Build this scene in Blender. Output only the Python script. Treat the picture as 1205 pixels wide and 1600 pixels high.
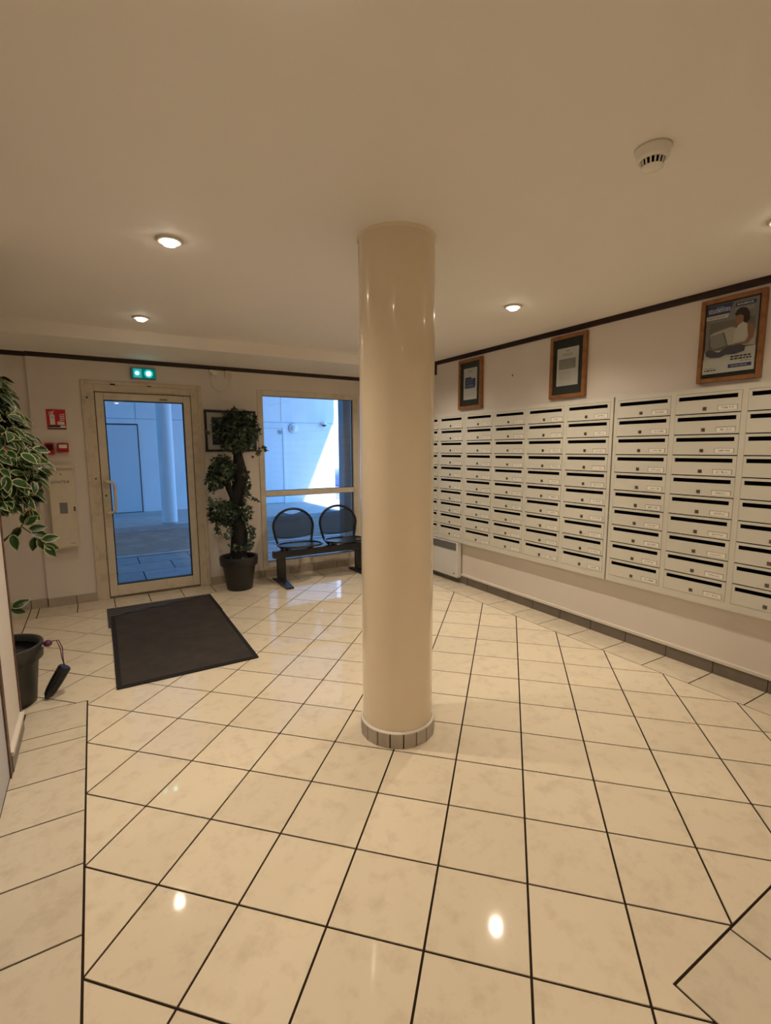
import bpy, math, random
from mathutils import Vector, Matrix

# ------------------------------------------------------------------ reset
for o in list(bpy.data.objects):
    bpy.data.objects.remove(o)
scene = bpy.context.scene
COL = scene.collection
random.seed(7)
T = 0.305                      # one floor-tile module in metres; coordinates below are in modules

# ------------------------------------------------------------------ camera
cam_d = bpy.data.cameras.new('camera')
cam = bpy.data.objects.new('camera', cam_d)
COL.objects.link(cam)
YAW, PITCH, ROLL = 0.5385, -0.1289, -0.0047
fwd = Vector((math.sin(YAW) * math.cos(PITCH), math.cos(YAW) * math.cos(PITCH), math.sin(PITCH)))
rgt = Vector((math.cos(YAW), -math.sin(YAW), 0))
upv = rgt.cross(fwd)
r2 = rgt * math.cos(ROLL) + upv * math.sin(ROLL)
u2 = upv * math.cos(ROLL) - rgt * math.sin(ROLL)
mw = Matrix((r2, u2, -fwd)).transposed().to_4x4()
mw.translation = Vector((-3.8278, -6.1872, 4.8119)) * T
cam.matrix_world = mw
cam_d.sensor_fit = 'HORIZONTAL'
cam_d.sensor_width = 36.0
cam_d.lens = 760.64 / 1205 * 36.0
cam_d.clip_start = 0.02
cam_d.clip_end = 500
scene.camera = cam

# ------------------------------------------------------------------ sky, sun, exposure
world = bpy.data.worlds.new('sky')
scene.world = world
world.use_nodes = True
bg = world.node_tree.nodes['Background']
bg.inputs[0].default_value = (0.12, 0.44, 1.0, 1)
bg.inputs[1].default_value = 5.3
sun_d = bpy.data.lights.new('sun', 'SUN')
sun_d.energy = 11.0
sun_d.color = (1.0, 0.93, 0.9)
sun_d.angle = 0.03
sun = bpy.data.objects.new('sun', sun_d)
COL.objects.link(sun)
sun.rotation_euler = Vector((-2.8, 3.0, -6.6)).to_track_quat('-Z', 'Y').to_euler()
sun.location = (10, 0, 20)
LAMP_BEAM, LAMP_SPILL = 34.0, 37.0
LAMP_C = (1.0, 0.85, 0.665)
vs = scene.view_settings
vs.view_transform = 'Standard'
vs.look = 'None'
vs.gamma = 1.0
vs.use_curve_mapping = False
vs.exposure = -0.09

# ------------------------------------------------------------------ helpers
def tag(o, label=None, cat=None, group=None, kind=None):
    if label: o['label'] = label
    if cat: o['category'] = cat
    if group: o['group'] = group
    if kind: o['kind'] = kind
    return o

WL = {}                        # world location of every object built (modules)

def thing(name, loc, label, cat=None, group=None, kind=None):
    o = bpy.data.objects.new(name, None)
    COL.objects.link(o)
    o.empty_display_size = 0.05
    o.location = Vector(loc) * T
    WL[o] = Vector(loc)
    return tag(o, label, cat, group, kind)

class MB:
    """collects polygons in module units, world coordinates"""
    def __init__(s):
        s.v = []; s.f = []; s.m = []; s.cur = 0; s.sm = []
    def add(s, vs_, fs, smooth=False):
        b = len(s.v)
        s.v += [Vector(q) for q in vs_]
        for f in fs:
            s.f.append([b + i for i in f]); s.m.append(s.cur); s.sm.append(smooth)
        return s
    def box(s, x0, x1, y0, y1, z0, z1):
        x0, x1 = min(x0, x1), max(x0, x1); y0, y1 = min(y0, y1), max(y0, y1); z0, z1 = min(z0, z1), max(z0, z1)
        p = [(x0,y0,z0),(x1,y0,z0),(x1,y1,z0),(x0,y1,z0),(x0,y0,z1),(x1,y0,z1),(x1,y1,z1),(x0,y1,z1)]
        return s.add(p, [(0,3,2,1),(4,5,6,7),(0,1,5,4),(1,2,6,5),(2,3,7,6),(3,0,4,7)])
    def prism(s, poly, z0, z1, smooth=False):
        """poly: list of (x,y) counter-clockwise"""
        n = len(poly)
        p = [(x,y,z0) for x,y in poly] + [(x,y,z1) for x,y in poly]
        s.add(p, [tuple(range(n))[::-1], tuple(range(n, 2*n))])
        return s.add(p, [(i, (i+1) % n, n + (i+1) % n, n + i) for i in range(n)], smooth)
    def ring(s, c, a, b, r, n):
        return [Vector(c) + Vector(a) * (r * math.cos(2*math.pi*i/n)) + Vector(b) * (r * math.sin(2*math.pi*i/n)) for i in range(n)]
    def lathe(s, c, prof, n=32, axis='z', smooth=True, cap=True):
        """prof: list of (radius, height) along axis"""
        A = {'z': ((1,0,0),(0,1,0),(0,0,1)), 'y': ((1,0,0),(0,0,1),(0,-1,0)), 'x': ((0,-1,0),(0,0,1),(-1,0,0))}[axis]
        c = Vector(c); ax = Vector(A[2]); vs_ = []
        for r, h in prof:
            vs_ += s.ring(c + ax * h, A[0], A[1], r, n)
        fs = []
        for k in range(len(prof) - 1):
            for i in range(n):
                j = (i + 1) % n
                fs.append((k*n+i, k*n+j, (k+1)*n+j, (k+1)*n+i))
        s.add(vs_, fs, smooth)
        if cap:
            s.add(vs_[:n], [tuple(range(n))[::-1]]); s.add(vs_[-n:], [tuple(range(n))])
        return s
    def tube(s, pts, r, n=10, closed=False, smooth=True):
        pts = [Vector(q) for q in pts]; m = len(pts)
        rr = r if isinstance(r, (list, tuple)) else [r] * m
        vs_ = []; prev = None
        for i, q in enumerate(pts):
            a = pts[(i-1) % m] if (closed or i > 0) else q
            b = pts[(i+1) % m] if (closed or i < m-1) else q
            t = (b - a).normalized()
            if prev is None:
                h = Vector((0,0,1)) if abs(t.z) < .9 else Vector((1,0,0))
                nn = t.cross(h).normalized()
            else:
                nn = (prev - t * prev.dot(t)).normalized()
            prev = nn; bb = t.cross(nn)
            vs_ += s.ring(q, nn, bb, rr[i], n)
        fs = []
        for k in range(m if closed else m-1):
            k2 = (k+1) % m
            for i in range(n):
                j = (i+1) % n
                fs.append((k*n+i, k*n+j, k2*n+j, k2*n+i))
        s.add(vs_, fs, smooth)
        if not closed:
            s.add(vs_[:n], [tuple(range(n))[::-1]]); s.add(vs_[-n:], [tuple(range(n))])
        return s
    def sphere(s, c, rx, ry, rz, n=16, m=10):
        prof = []
        vs_ = []
        for k in range(m+1):
            a = -math.pi/2 + math.pi*k/m
            for i in range(n):
                b = 2*math.pi*i/n
                vs_.append((c[0]+rx*max(.001,math.cos(a))*math.cos(b), c[1]+ry*max(.001,math.cos(a))*math.sin(b), c[2]+rz*math.sin(a)))
        fs = [(k*n+i, k*n+(i+1)%n, (k+1)*n+(i+1)%n, (k+1)*n+i) for k in range(m) for i in range(n)]
        return s.add(vs_, fs, True)
    def mesh(s, name, org):
        me = bpy.data.meshes.new(name)
        me.from_pydata([(q - org) * T for q in s.v], [], s.f)
        me.polygons.foreach_set('use_smooth', s.sm)
        me.polygons.foreach_set('material_index', s.m)
        me.update()
        return me
    def build(s, name, mat, parent=None, org=None, bevel=0, **kw):
        lo = Vector([min(q[i] for q in s.v) for i in range(3)]); hi = Vector([max(q[i] for q in s.v) for i in range(3)])
        o_ = Vector(org) if org is not None else Vector(((lo.x+hi.x)/2, (lo.y+hi.y)/2, lo.z))
        me = s.mesh(name, o_)
        for m_ in (mat if isinstance(mat, (list, tuple)) else [mat]): me.materials.append(m_)
        o = bpy.data.objects.new(name, me)
        COL.objects.link(o)
        place(o, o_, parent)
        if bevel:
            b = o.modifiers.new('bevel', 'BEVEL'); b.width = bevel * T; b.segments = 2; b.limit_method = 'ANGLE'
        if kw: tag(o, **kw)
        return o

def place(o, loc, parent=None):
    WL[o] = Vector(loc)
    if parent is not None:
        o.parent = parent
        o.location = (Vector(loc) - WL[parent]) * T
    else:
        o.location = Vector(loc) * T

def inst(name, me, loc, parent):
    o = bpy.data.objects.new(name, me)
    COL.objects.link(o)
    place(o, loc, parent)
    return o

def bx(name, mat, parent, x0, x1, y0, y1, z0, z1, bevel=0, **kw):
    return MB().box(x0, x1, y0, y1, z0, z1).build(name, mat, parent, bevel=bevel, **kw)

# ------------------------------------------------------------------ materials
def mat(name, col, rough=.5, metal=0.0, spec=.5, var=None, bump=None, emit=None, estr=0, coat=0, objvar=0):
    """var=(scale, colour2, lo, hi, detail) mottles the colour; bump=(scale, strength); objvar = value jitter per object"""
    m = bpy.data.materials.new(name); m.use_nodes = True
    nt = m.node_tree; b = nt.nodes['Principled BSDF']
    b.inputs['Base Color'].default_value = (*col, 1); b.inputs['Roughness'].default_value = rough
    b.inputs['Metallic'].default_value = metal; b.inputs['Specular IOR Level'].default_value = spec
    if coat:
        b.inputs['Coat Weight'].default_value = coat; b.inputs['Coat Roughness'].default_value = .06
    if emit:
        b.inputs['Emission Color'].default_value = (*emit, 1); b.inputs['Emission Strength'].default_value = estr
    src = None
    if var or bump:
        tc = nt.nodes.new('ShaderNodeTexCoord')
        mp = nt.nodes.new('ShaderNodeMapping'); nt.links.new(tc.outputs['Object'], mp.inputs[0])
        if objvar:
            oi = nt.nodes.new('ShaderNodeObjectInfo')
            cm = nt.nodes.new('ShaderNodeVectorMath'); cm.operation = 'SCALE'; cm.inputs[0].default_value = (37, 91, 53)
            nt.links.new(oi.outputs['Random'], cm.inputs['Scale']); nt.links.new(cm.outputs[0], mp.inputs['Location'])
    if var:
        nz = nt.nodes.new('ShaderNodeTexNoise'); nz.inputs['Scale'].default_value = var[0]; nz.inputs['Detail'].default_value = var[4] if len(var) > 4 else 6
        nz.inputs['Roughness'].default_value = .62
        nt.links.new(mp.outputs[0], nz.inputs['Vector'])
        rp = nt.nodes.new('ShaderNodeMapRange'); rp.inputs[1].default_value = var[2]; rp.inputs[2].default_value = var[3]
        nt.links.new(nz.outputs['Fac'], rp.inputs[0])
        mx = nt.nodes.new('ShaderNodeMix'); mx.data_type = 'RGBA'
        mx.inputs[6].default_value = (*col, 1); mx.inputs[7].default_value = (*var[1], 1)
        nt.links.new(rp.outputs[0], mx.inputs[0])
        src = mx.outputs[2]
    if objvar:
        oi = nt.nodes.new('ShaderNodeObjectInfo')
        mr = nt.nodes.new('ShaderNodeMapRange'); mr.inputs[3].default_value = 1 - objvar; mr.inputs[4].default_value = 1 + objvar
        nt.links.new(oi.outputs['Random'], mr.inputs[0])
        hs = nt.nodes.new('ShaderNodeHueSaturation')
        if src: nt.links.new(src, hs.inputs['Color'])
        else: hs.inputs['Color'].default_value = (*col, 1)
        nt.links.new(mr.outputs[0], hs.inputs['Value'])
        src = hs.outputs[0]
    if src: nt.links.new(src, b.inputs['Base Color'])
    if bump:
        n2 = nt.nodes.new('ShaderNodeTexNoise'); n2.inputs['Scale'].default_value = bump[0]; n2.inputs['Detail'].default_value = 4
        nt.links.new(mp.outputs[0], n2.inputs['Vector'])
        bp = nt.nodes.new('ShaderNodeBump'); bp.inputs['Strength'].default_value = bump[1]; bp.inputs['Distance'].default_value = .01
        nt.links.new(n2.outputs['Fac'], bp.inputs['Height']); nt.links.new(bp.outputs[0], b.inputs['Normal'])
    return m

def glass_mat(name, tint=(.96, .98, 1.0), ior=1.45):
    m = bpy.data.materials.new(name); m.use_nodes = True
    nt = m.node_tree; nt.nodes.remove(nt.nodes['Principled BSDF'])
    out = nt.nodes['Material Output']
    tr = nt.nodes.new('ShaderNodeBsdfTransparent'); tr.inputs[0].default_value = (*tint, 1)
    gl = nt.nodes.new('ShaderNodeBsdfGlossy'); gl.inputs['Roughness'].default_value = 0.01
    fr = nt.nodes.new('ShaderNodeFresnel'); fr.inputs[0].default_value = ior
    mx = nt.nodes.new('ShaderNodeMixShader')
    nt.links.new(fr.outputs[0], mx.inputs[0]); nt.links.new(tr.outputs[0], mx.inputs[1]); nt.links.new(gl.outputs[0], mx.inputs[2])
    nt.links.new(mx.outputs[0], out.inputs[0])
    return m

def emis(name, col, s):
    m = bpy.data.materials.new(name); m.use_nodes = True
    nt = m.node_tree; nt.nodes.remove(nt.nodes['Principled BSDF'])
    e = nt.nodes.new('ShaderNodeEmission'); e.inputs[0].default_value = (*col, 1); e.inputs[1].default_value = s
    nt.links.new(e.outputs[0], nt.nodes['Material Output'].inputs[0])
    return m

def mesh_mat(name, col, scale, hole):
    """very fine perforated sheet: its share of metal is the alpha"""
    m = bpy.data.materials.new(name); m.use_nodes = True
    nt = m.node_tree; b = nt.nodes['Principled BSDF']
    b.inputs['Base Color'].default_value = (*col, 1); b.inputs['Roughness'].default_value = .35
    b.inputs['Alpha'].default_value = hole
    return m

M = {}
M['wall'] = mat('wall_paint', (.74, .68, .62), .6, var=(1.2, (.70, .63, .56), .35, .7), bump=(60, .04))
M['ceil'] = mat('ceiling_paint', (.87, .82, .76), .7, var=(.8, (.84, .79, .725), .35, .7))
M['column'] = mat('column_gloss_paint', (.80, .68, .49), .22, coat=.6, var=(2.0, (.77, .645, .46), .4, .7), bump=(9, .05))
M['tile'] = mat('polished_floor_tile', (.77, .67, .51), .05, spec=.42, var=(13.0, (.60, .50, .37), .50, .86, 9), objvar=.035)
M['btile'] = mat('border_floor_tile', (.68, .595, .46), .09, spec=.45, var=(13.0, (.52, .435, .325), .48, .82, 9), objvar=.035)
M['grout'] = mat('dark_grout', (.030, .018, .010), .9, spec=.1)
M['skirt_shaded'] = mat('skirting_tile', (.18, .15, .115), .35, var=(6, (.145, .12, .09), .4, .7), objvar=.06)  # shade under the mailboxes is put into this colour, darker than the other skirting
M['skirt_shaded2'] = mat('taupe_skirting_tile', (.44, .375, .30), .3, var=(6, (.37, .31, .245), .4, .7), objvar=.06)
M['plaster'] = mat('skirting_plaster_lip', (.70, .64, .55), .6)
M['brown'] = mat('dark_wood_moulding', (.028, .012, .008), .4, spec=.3, var=(20, (.018, .008, .006), .4, .7))
M['trimbrown'] = mat('brown_edge_trim', (.16, .075, .04), .4, var=(14, (.07, .035, .02), .4, .65))
M['upvc'] = mat('cream_frame_paint', (.66, .59, .475), .38, var=(10, (.55, .475, .37), .52, .75))
M['upvcw'] = mat('worn_door_frame_paint', (.63, .545, .42), .42, var=(9, (.46, .385, .28), .5, .75))
M['gasket'] = mat('black_gasket', (.015, .015, .02), .5)
M['glass'] = glass_mat('window_glass')
M['pglass'] = glass_mat('picture_glass', (.97, .98, .97), 1.12)
M['mailbox'] = mat('grey_green_mailbox_paint', (.66, .64, .56), .38, spec=.45, var=(5, (.63, .605, .525), .4, .7))
M['mdoor'] = mat('mailbox_door_paint', (.66, .64, .56), .36, spec=.5, objvar=.02)
M['slot'] = mat('slot_shade_black', (.0025, .002, .002), .9, spec=0.0)  # near black without gloss: the shade inside openings is put into the colour
M['lock'] = mat('lock_metal', (.16, .14, .11), .35, .7)
M['mat'] = mat('charcoal_carpet', (.035, .028, .024), .95, var=(6, (.055, .043, .033), .4, .7), bump=(400, .5))
M['rubber'] = mat('black_rubber', (.02, .018, .017), .7, spec=.2)
M['potblack'] = mat('black_plastic_pot', (.016, .017, .018), .42)
M['potgrey'] = mat('dark_grey_plastic_pot', (.03, .03, .028), .45)
M['soil'] = mat('dark_soil', (.02, .014, .01), .9, var=(40, (.05, .035, .025), .4, .7), bump=(60, .8))
M['blackmetal'] = mat('black_powder_coat', (.008, .008, .010), .3)
M['seatmesh'] = mesh_mat('perforated_steel', (.02, .03, .045), 150, .80)
M['red'] = mat('red_plastic', (.45, .012, .012), .4)
M['redsign'] = mat('red_sign_print', (.52, .015, .02), .45)
M['white'] = mat('white_print', (.80, .77, .72), .5)
M['cream'] = mat('cream_enamel', (.70, .62, .49), .4, var=(8, (.63, .54, .41), .5, .75))
M['dark'] = mat('dark_print', (.02, .02, .025), .5)
M['grey'] = mat('grey_plastic', (.20, .21, .22), .45)
M['radwhite'] = mat('heater_white_enamel', (.72, .70, .68), .35)
M['radgrille'] = mat('heater_grille', (.16, .145, .125), .5)
M['plwhite'] = mat('white_plastic', (.82, .78, .69), .4)
M['wood'] = mat('oak_frame', (.30, .125, .035), .4, var=(25, (.20, .075, .02), .4, .7))
M['matgreen'] = mat('dark_green_mount', (.028, .036, .034), .8)
M['blackframe'] = mat('black_frame', (.012, .011, .011), .35)

# ------------------------------------------------------------------ room dimensions
XR, YB, H = 7.312, 11.656, 7.99
XL, YLE = -5.22, 3.94          # left wall face and where it ends
XA = -6.80                     # side wall of the alcove
XI, YI = 1.36, -5.25           # inner corner behind the camera's right
YF = -11.0
SOF_Y, SOF_Z = 8.93, 7.66
DX0, DX1, DZ1 = -3.956, -.543, 6.91
W1 = (1.43, 5.51, .32, 6.96)
W2 = (5.62, 7.20, .32, 6.96)

# ------------------------------------------------------------------ floor with tiles
slab = MB().prism([(XA, YF), (XI+.1, YF), (XI+.1, YI-.1), (XR+.1, YI-.1), (XR+.1, YB+.5), (XA, YB+.5)], -.5, -.012)
floor = slab.build('floor', M['grout'], org=(0, 0, 0), label='cream polished tile floor with dark diagonal grout lines', kind='structure')
G = .025                       # grout width
S2 = math.sqrt(.5)

def clip(poly, rect):
    x0, x1, y0, y1 = rect
    for ax, lim, sgn in ((0, x0, 1), (0, x1, -1), (1, y0, 1), (1, y1, -1)):
        out = []
        for i in range(len(poly)):
            a, b = poly[i], poly[(i+1) % len(poly)]
            da, db = sgn*(a[ax]-lim), sgn*(b[ax]-lim)
            if da >= 0: out.append(a)
            if da*db < 0:
                t = da/(da-db); out.append((a[0]+(b[0]-a[0])*t, a[1]+(b[1]-a[1])*t))
        poly = out
        if len(poly) < 3: return []
    return poly

def area(p):
    return .5*sum(p[i][0]*p[(i+1) % len(p)][1]-p[(i+1) % len(p)][0]*p[i][1] for i in range(len(p)))

FX0, FX1, FY1, FYI, FXI = -4.243, 6.36, 10.62, -4.243, .354
AX0, AY0 = -5.765, 4.43
h = G/2
regions = [(FX0+h, FX1-h, FYI, FY1-h), (FX0+h, FXI-h, YF, FYI), (AX0+h, FX0+h, AY0+h, FY1-h)]
regions[0] = (FX0+h, FX1-h, FYI, FY1-h)
full_me = None
def disk_tile(poly_list, name, m, loc):
    mb = MB()
    for pl in poly_list:
        mb.prism(pl, -.03, 0)
    return mb.build(name, m, floor, org=loc)
cell = MB()
q = .5 - h
sq = [(-q, -q), (q, -q), (q, q), (-q, q)]
rot = lambda p: (S2*(p[0]+p[1]), S2*(-p[0]+p[1]))
ch = .006
for i in range(-22, 22):
    for j in range(-22, 22):
        c = rot((i+.5, j+.5))
        poly = [(c[0]+rot(p)[0], c[1]+rot(p)[1]) for p in sq]
        # rim of the island (straight border towards the inner corner) is kept clear
        pieces = []
        for k, rg in enumerate(regions):
            r_ = rg
            if k == 0:
                # right of the corridor the field stops at FYI with a joint
                a = clip(poly, (FX0+h, FXI-h, FYI, FY1-h)); b = clip(poly, (FXI-h, FX1-h, FYI+h, FY1-h))
                pieces += [p for p in (a, b) if p]
            else:
                p = clip(poly, r_)
                if p: pieces.append(p)
        pieces = [p for p in pieces if abs(area(p)) > .004]
        if not pieces: continue
        if c[1] < -9.6: continue
        tot = sum(abs(area(p)) for p in pieces)
        if tot > .999*(2*q)**2:
            if full_me is None:
                full_me = MB().prism([rot(p) for p in sq], -.03, 0).mesh('floor_tile', Vector((0, 0, 0)))
                full_me.materials.append(M['tile'])
            inst('floor_tile', full_me, (c[0], c[1], 0), floor)
        else:
            disk_tile([p if area(p) > 0 else p[::-1] for p in pieces], 'floor_tile', M['tile'], (c[0], c[1], 0))

def btile(x0, x1, y0, y1):
    bt = MB().box(x0+h, x1-h, y0+h, y1-h, -.03, 0)
    bt.build('border_tile', M['btile'], floor, org=((x0+x1)/2, (y0+y1)/2, 0))
ys = [YF + .0, -8.93, -7.93, -6.93, -5.93, -4.93, -3.93, -2.93, -1.93, -.93, .065, 1.06, 2.06, 3.05, 3.44, AY0]
for a, b in zip(ys, ys[1:]): btile(XL, FX0, a, b)
ys = [YI+1.0] + [-3.24 + k for k in range(0, 14)] + [FY1]
for a, b in zip(ys, ys[1:]): btile(FX1, XR, a, b)
xs = [AX0] + [-5.55 + k*1.005 for k in range(0, 13)] + [XR]
for a, b in zip(xs, xs[1:]):
    if b-a > .05: btile(a, b, FY1, YB+.1)
ys = [YLE+.5, 5.4, 6.4, 7.4, 8.4, 9.4, 10.4, YB+.1]
for a, b in zip(ys, ys[1:]): btile(XA, AX0, a, b)
btile(XL-.4, AX0+.02, YLE, AY0) if False else None
btile(AX0, XL, YLE+.06, AY0)
xs = [FXI + k for k in range(0, 7)] + [XR]
for a, b in zip(xs, xs[1:]): btile(a, b, YI, FYI)
ys = [YF, -8.25, -7.25, -6.25, YI]
for a, b in zip(ys, ys[1:]): btile(FXI, XI, a, b)

# ------------------------------------------------------------------ walls, ceiling, soffit
def struct(name, mb, m, label, **kw):
    return mb.build(name, m, label=label, kind='structure', **kw)
TH = .5
struct('ceiling', MB().box(XA-TH, XR+TH, YF-TH, YB+TH, H, H+.5), M['ceil'], 'plain cream painted ceiling over the whole lobby')
struct('trim_1', MB().box(XA, XR, SOF_Y, YB, SOF_Z, H+.01), M['ceil'], 'lowered ceiling beam running along the entrance wall')
struct('wall_right', MB().box(XR, XR+TH, YI-TH, YB+TH, -.4, H), M['wall'], 'cream wall carrying the rows of mailboxes')
wb = MB()
y0, y1 = YB, YB+.42
wb.box(-5.31, DX0, y0, y1, -.4, H); wb.box(DX0, DX1, y0, y1, DZ1, H); wb.box(DX1, W1[0], y0, y1, -.4, H)
wb.box(W1[0], W1[1], y0, y1, W1[3], H); wb.box(W1[0], W1[1], y0, y1, -.4, W1[2])
wb.box(W1[1], W2[0], y0, y1, -.4, H); wb.box(W2[0], W2[1], y0, y1, W2[3], H); wb.box(W2[0], W2[1], y0, y1, -.4, W2[2])
wb.box(W2[1], XR+.1, y0, y1, -.4, H)
wb.box(XA-TH, -5.31, y0+.09, y1, -.4, H)
struct('wall_back', wb, M['wall'], 'cream entrance wall with the glazed door and windows')
wl = MB().box(XL-.35, XL, YF, YLE, -.4, H).box(XA-TH, XL-.35, YLE-.35, YLE, -.4, H)
struct('wall_left', wl, M['wall'], 'cream wall end at the left edge beside the potted tree')
struct('wall_alcove', MB().box(XA-TH, XA, YLE, YB+.1, -.4, H), M['wall'], 'cream side wall of the alcove behind the potted tree')
struct('wall_front', MB().box(XI, XR+TH, YI-TH, YI, -.4, H).box(XI, XI+TH, YF, YI-TH, -.4, H).box(XL-.35, XI+TH, YF-TH, YF, -.4, H), M['wall'], 'cream walls of the passage behind the viewer')

# crown mouldings
mo = MB()
prof = [(0, 0), (-.035, .005), (-.06, .05), (-.085, .125), (0, .125)]
def extr_y(mb, x, y0, y1, z, sx=1):
    n = len(prof)
    vs_ = [(x+p[0]*sx, y0, z+p[1]) for p in prof] + [(x+p[0]*sx, y1, z+p[1]) for p in prof]
    mb.add(vs_, [tuple(range(n)), tuple(range(n, 2*n))[::-1]] + [(i, i+n, (i+1) % n+n, (i+1) % n) for i in range(n)])
extr_y(mo, XR, YI, SOF_Y-.06, H-.128)
mo.box(XR-.09, XR, SOF_Y-.22, SOF_Y+.02, SOF_Z-.14, H-.02)
struct('trim_2', mo, M['brown'], 'dark wood crown moulding along the top of the mailbox wall')
mo = MB()
n = len(prof)
for xa, xb, yy in ((-5.31, XR-.02, YB), (XA, -5.31, YB+.09)):
    vs_ = [(xa, yy+p[0], SOF_Z-.125+p[1]) for p in prof] + [(xb, yy+p[0], SOF_Z-.125+p[1]) for p in prof]
    mo.add(vs_, [tuple(range(n))[::-1], tuple(range(n, 2*n))] + [(i, (i+1) % n, (i+1) % n+n, i+n) for i in range(n)])
struct('trim_3', mo, M['brown'], 'dark wood moulding under the beam above the entrance door')
# brown edgings of the left wall end and of the door casing in it
struct('trim_4', MB().box(XL-.02, XL+.02, YLE-.06, YLE+.02, 0, H), M['trimbrown'], 'thin brown corner edging on the left wall end')
struct('trim_5', MB().box(XL-.02, XL+.035, 2.36, 2.50, 0, 6.9).box(XL-.02, XL+.035, -.80, 2.50, 6.9, 7.04).box(XL-.02, XL+.035, -.80, -.66, 0, 6.9), M['trimbrown'], 'brown casing around the pale door at the left edge')
d4 = thing('door_4', (XL, .8, 0), 'pale grey flush door at the left edge', kind='structure')
bx('door_leaf', mat('pale_grey_door', (.52, .52, .54), .45), d4, XL-.03, XL+.012, -.66, 2.36, .03, 6.9)
bx('door_handle', M['lock'], d4, XL+.01, XL+.12, -.5, -.2, 3.2, 3.28, bevel=.02)

# ------------------------------------------------------------------ skirting
def skirting(name, label, runs, hgt=.275, th=.045, lip=True):
    """runs: (axis, fixed, from, to, side, first joint)"""
    root = None
    for ax, fx, a, b, sd, j0 in runs:
        if lip:
            lm = MB()
            if ax == 'y': lm.box(fx, fx+sd*(th+.02), a, b, hgt, hgt+.065)
            else: lm.box(a, b, fx, fx+sd*(th+.02), hgt, hgt+.065)
        else:
            lm = MB()
            if ax == 'y': lm.box(fx, fx+sd*.012, a, b, 0, hgt-.01)
            else: lm.box(a, b, fx, fx+sd*.012, 0, hgt-.01)
        mm = M['plaster'] if lip else M['grout']
        if root is None:
            root = lm.build(name, mm, label=label, kind='structure')
        else:
            lm.build('skirting_strip', mm, root)
        js = [j0 + k for k in range(-30, 30) if a+.03 < j0+k < b-.03]
        edges = [a] + js + [b]
        for p, q_ in zip(edges, edges[1:]):
            tb = MB()
            if ax == 'y': tb.box(fx, fx+sd*th, p+.009, q_-.009, 0, hgt)
            else: tb.box(p+.009, q_-.009, fx, fx+sd*th, 0, hgt)
            tb.build('skirting_tile', M['skirt_shaded'] if lip else M['skirt_shaded2'], root)
    return root
skirting('baseboard_right', 'grey-brown tiled skirting with a cream lip under the mailboxes', [('y', XR, YI, YB, -1, -.26)])
skirting('baseboard_back', 'taupe skirting tiles along the entrance wall', [('x', YB, -5.31, DX0, -1, -4.57), ('x', YB, DX1, XR-.05, -1, -.53), ('x', YB+.09, XA, -5.32, -1, -5.75)], lip=False)
skirting('baseboard_left', 'pale tiled skirting at the foot of the left wall', [('y', XL, 2.51, YLE-.07, 1, 3.3), ('y', XL, YF, -.81, 1, -.93)], hgt=.26, lip=True)

# ------------------------------------------------------------------ column
cx, cy, cr = .406, .527, .595
colr = thing('column', (cx, cy, 0), 'thick glossy cream round column standing in the middle of the lobby', 'column')
MB().lathe((cx, cy, .02), [(cr, 0), (cr, H-.035)], 96).build('shaft', M['column'], colr)
MB().lathe((cx, cy, H-.015), [(cr, -.03), (cr+.015, -.012), (cr+.018, .02)], 96, cap=False).build('top_bead', M['column'], colr)
NS = 18
rs = cr+.042
for k in range(NS):
    a0 = 2*math.pi*k/NS + .016 + .12; a1 = 2*math.pi*(k+1)/NS - .016 + .12
    pl = [(cx+rs*math.cos(a0), cy+rs*math.sin(a0)), (cx+rs*math.cos(a1), cy+rs*math.sin(a1)), (cx+(cr-.02)*math.cos(a1), cy+(cr-.02)*math.sin(a1)), (cx+(cr-.02)*math.cos(a0), cy+(cr-.02)*math.sin(a0))]
    MB().prism(pl[::1], 0, .245).build('skirting_tile', M['skirt_shaded2'], colr)
MB().lathe((cx, cy, 0), [(cr+.018, .002), (cr+.018, .235)], 64, cap=False).build('skirting_backing', M['grout'], colr)
MB().lathe((cx, cy, .245), [(rs-.005, 0), (rs-.003, .012), (cr+.004, .03)], 72, cap=False).build('skirting_bead', M['plwhite'], colr)

# ------------------------------------------------------------------ downlights
M['bulb'] = emis('lamp_glow', (1.0, .88, .72), 30)
M['lampring'] = mat('lamp_ring', (.62, .56, .48), .35)
def downlight(x, y, label, k=1.0):
    t = thing('downlight', (x, y, H), label, 'lamp', 'recessed ceiling downlights')
    MB().lathe((x, y, H), [(.20, .0), (.20, -.018), (.175, -.035), (.13, -.04), (.13, .0)], 40, cap=False).build('trim_ring', M['lampring'], t, org=(x, y, H))
    g = MB()
    g.lathe((x, y, H-.045), [(.115, .04), (.108, -.012), (.085, -.035), (.05, -.045), (.002, -.05)], 32, cap=False)
    g.build('bulb', M['bulb'], t, org=(x, y, H))
    for pw, ang in ((LAMP_BEAM, 74), (LAMP_SPILL, 150)):        # reflector beam and the spill around it
        ld = bpy.data.lights.new('lamp_light', 'SPOT')
        ld.energy = pw*k; ld.color = LAMP_C; ld.spot_size = math.radians(ang); ld.spot_blend = 1.0; ld.shadow_soft_size = .024
        lo = bpy.data.objects.new('lamp_light', ld); COL.objects.link(lo)
        place(lo, (x, y, H-.14), t)
    return t
downlight(-2.59, 2.28, 'glowing downlight on the ceiling left of the column, larger of the left pair', 1.45)
downlight(-2.59, 7.36, 'glowing downlight on the ceiling above the entrance mat, near the beam', .42)
downlight(4.55, 2.18, 'glowing downlight on the ceiling right of the column, facing the mailboxes', 1.45)
downlight(4.74, -2.80, 'glowing downlight at the right edge, in front of the poster of a seated woman', .70)
downlight(4.52, 7.36, 'glowing downlight hidden behind the column near the beam', 1.3)
downlight(-2.59, -2.90, 'glowing downlight just above the top edge of the view', .74)
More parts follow.
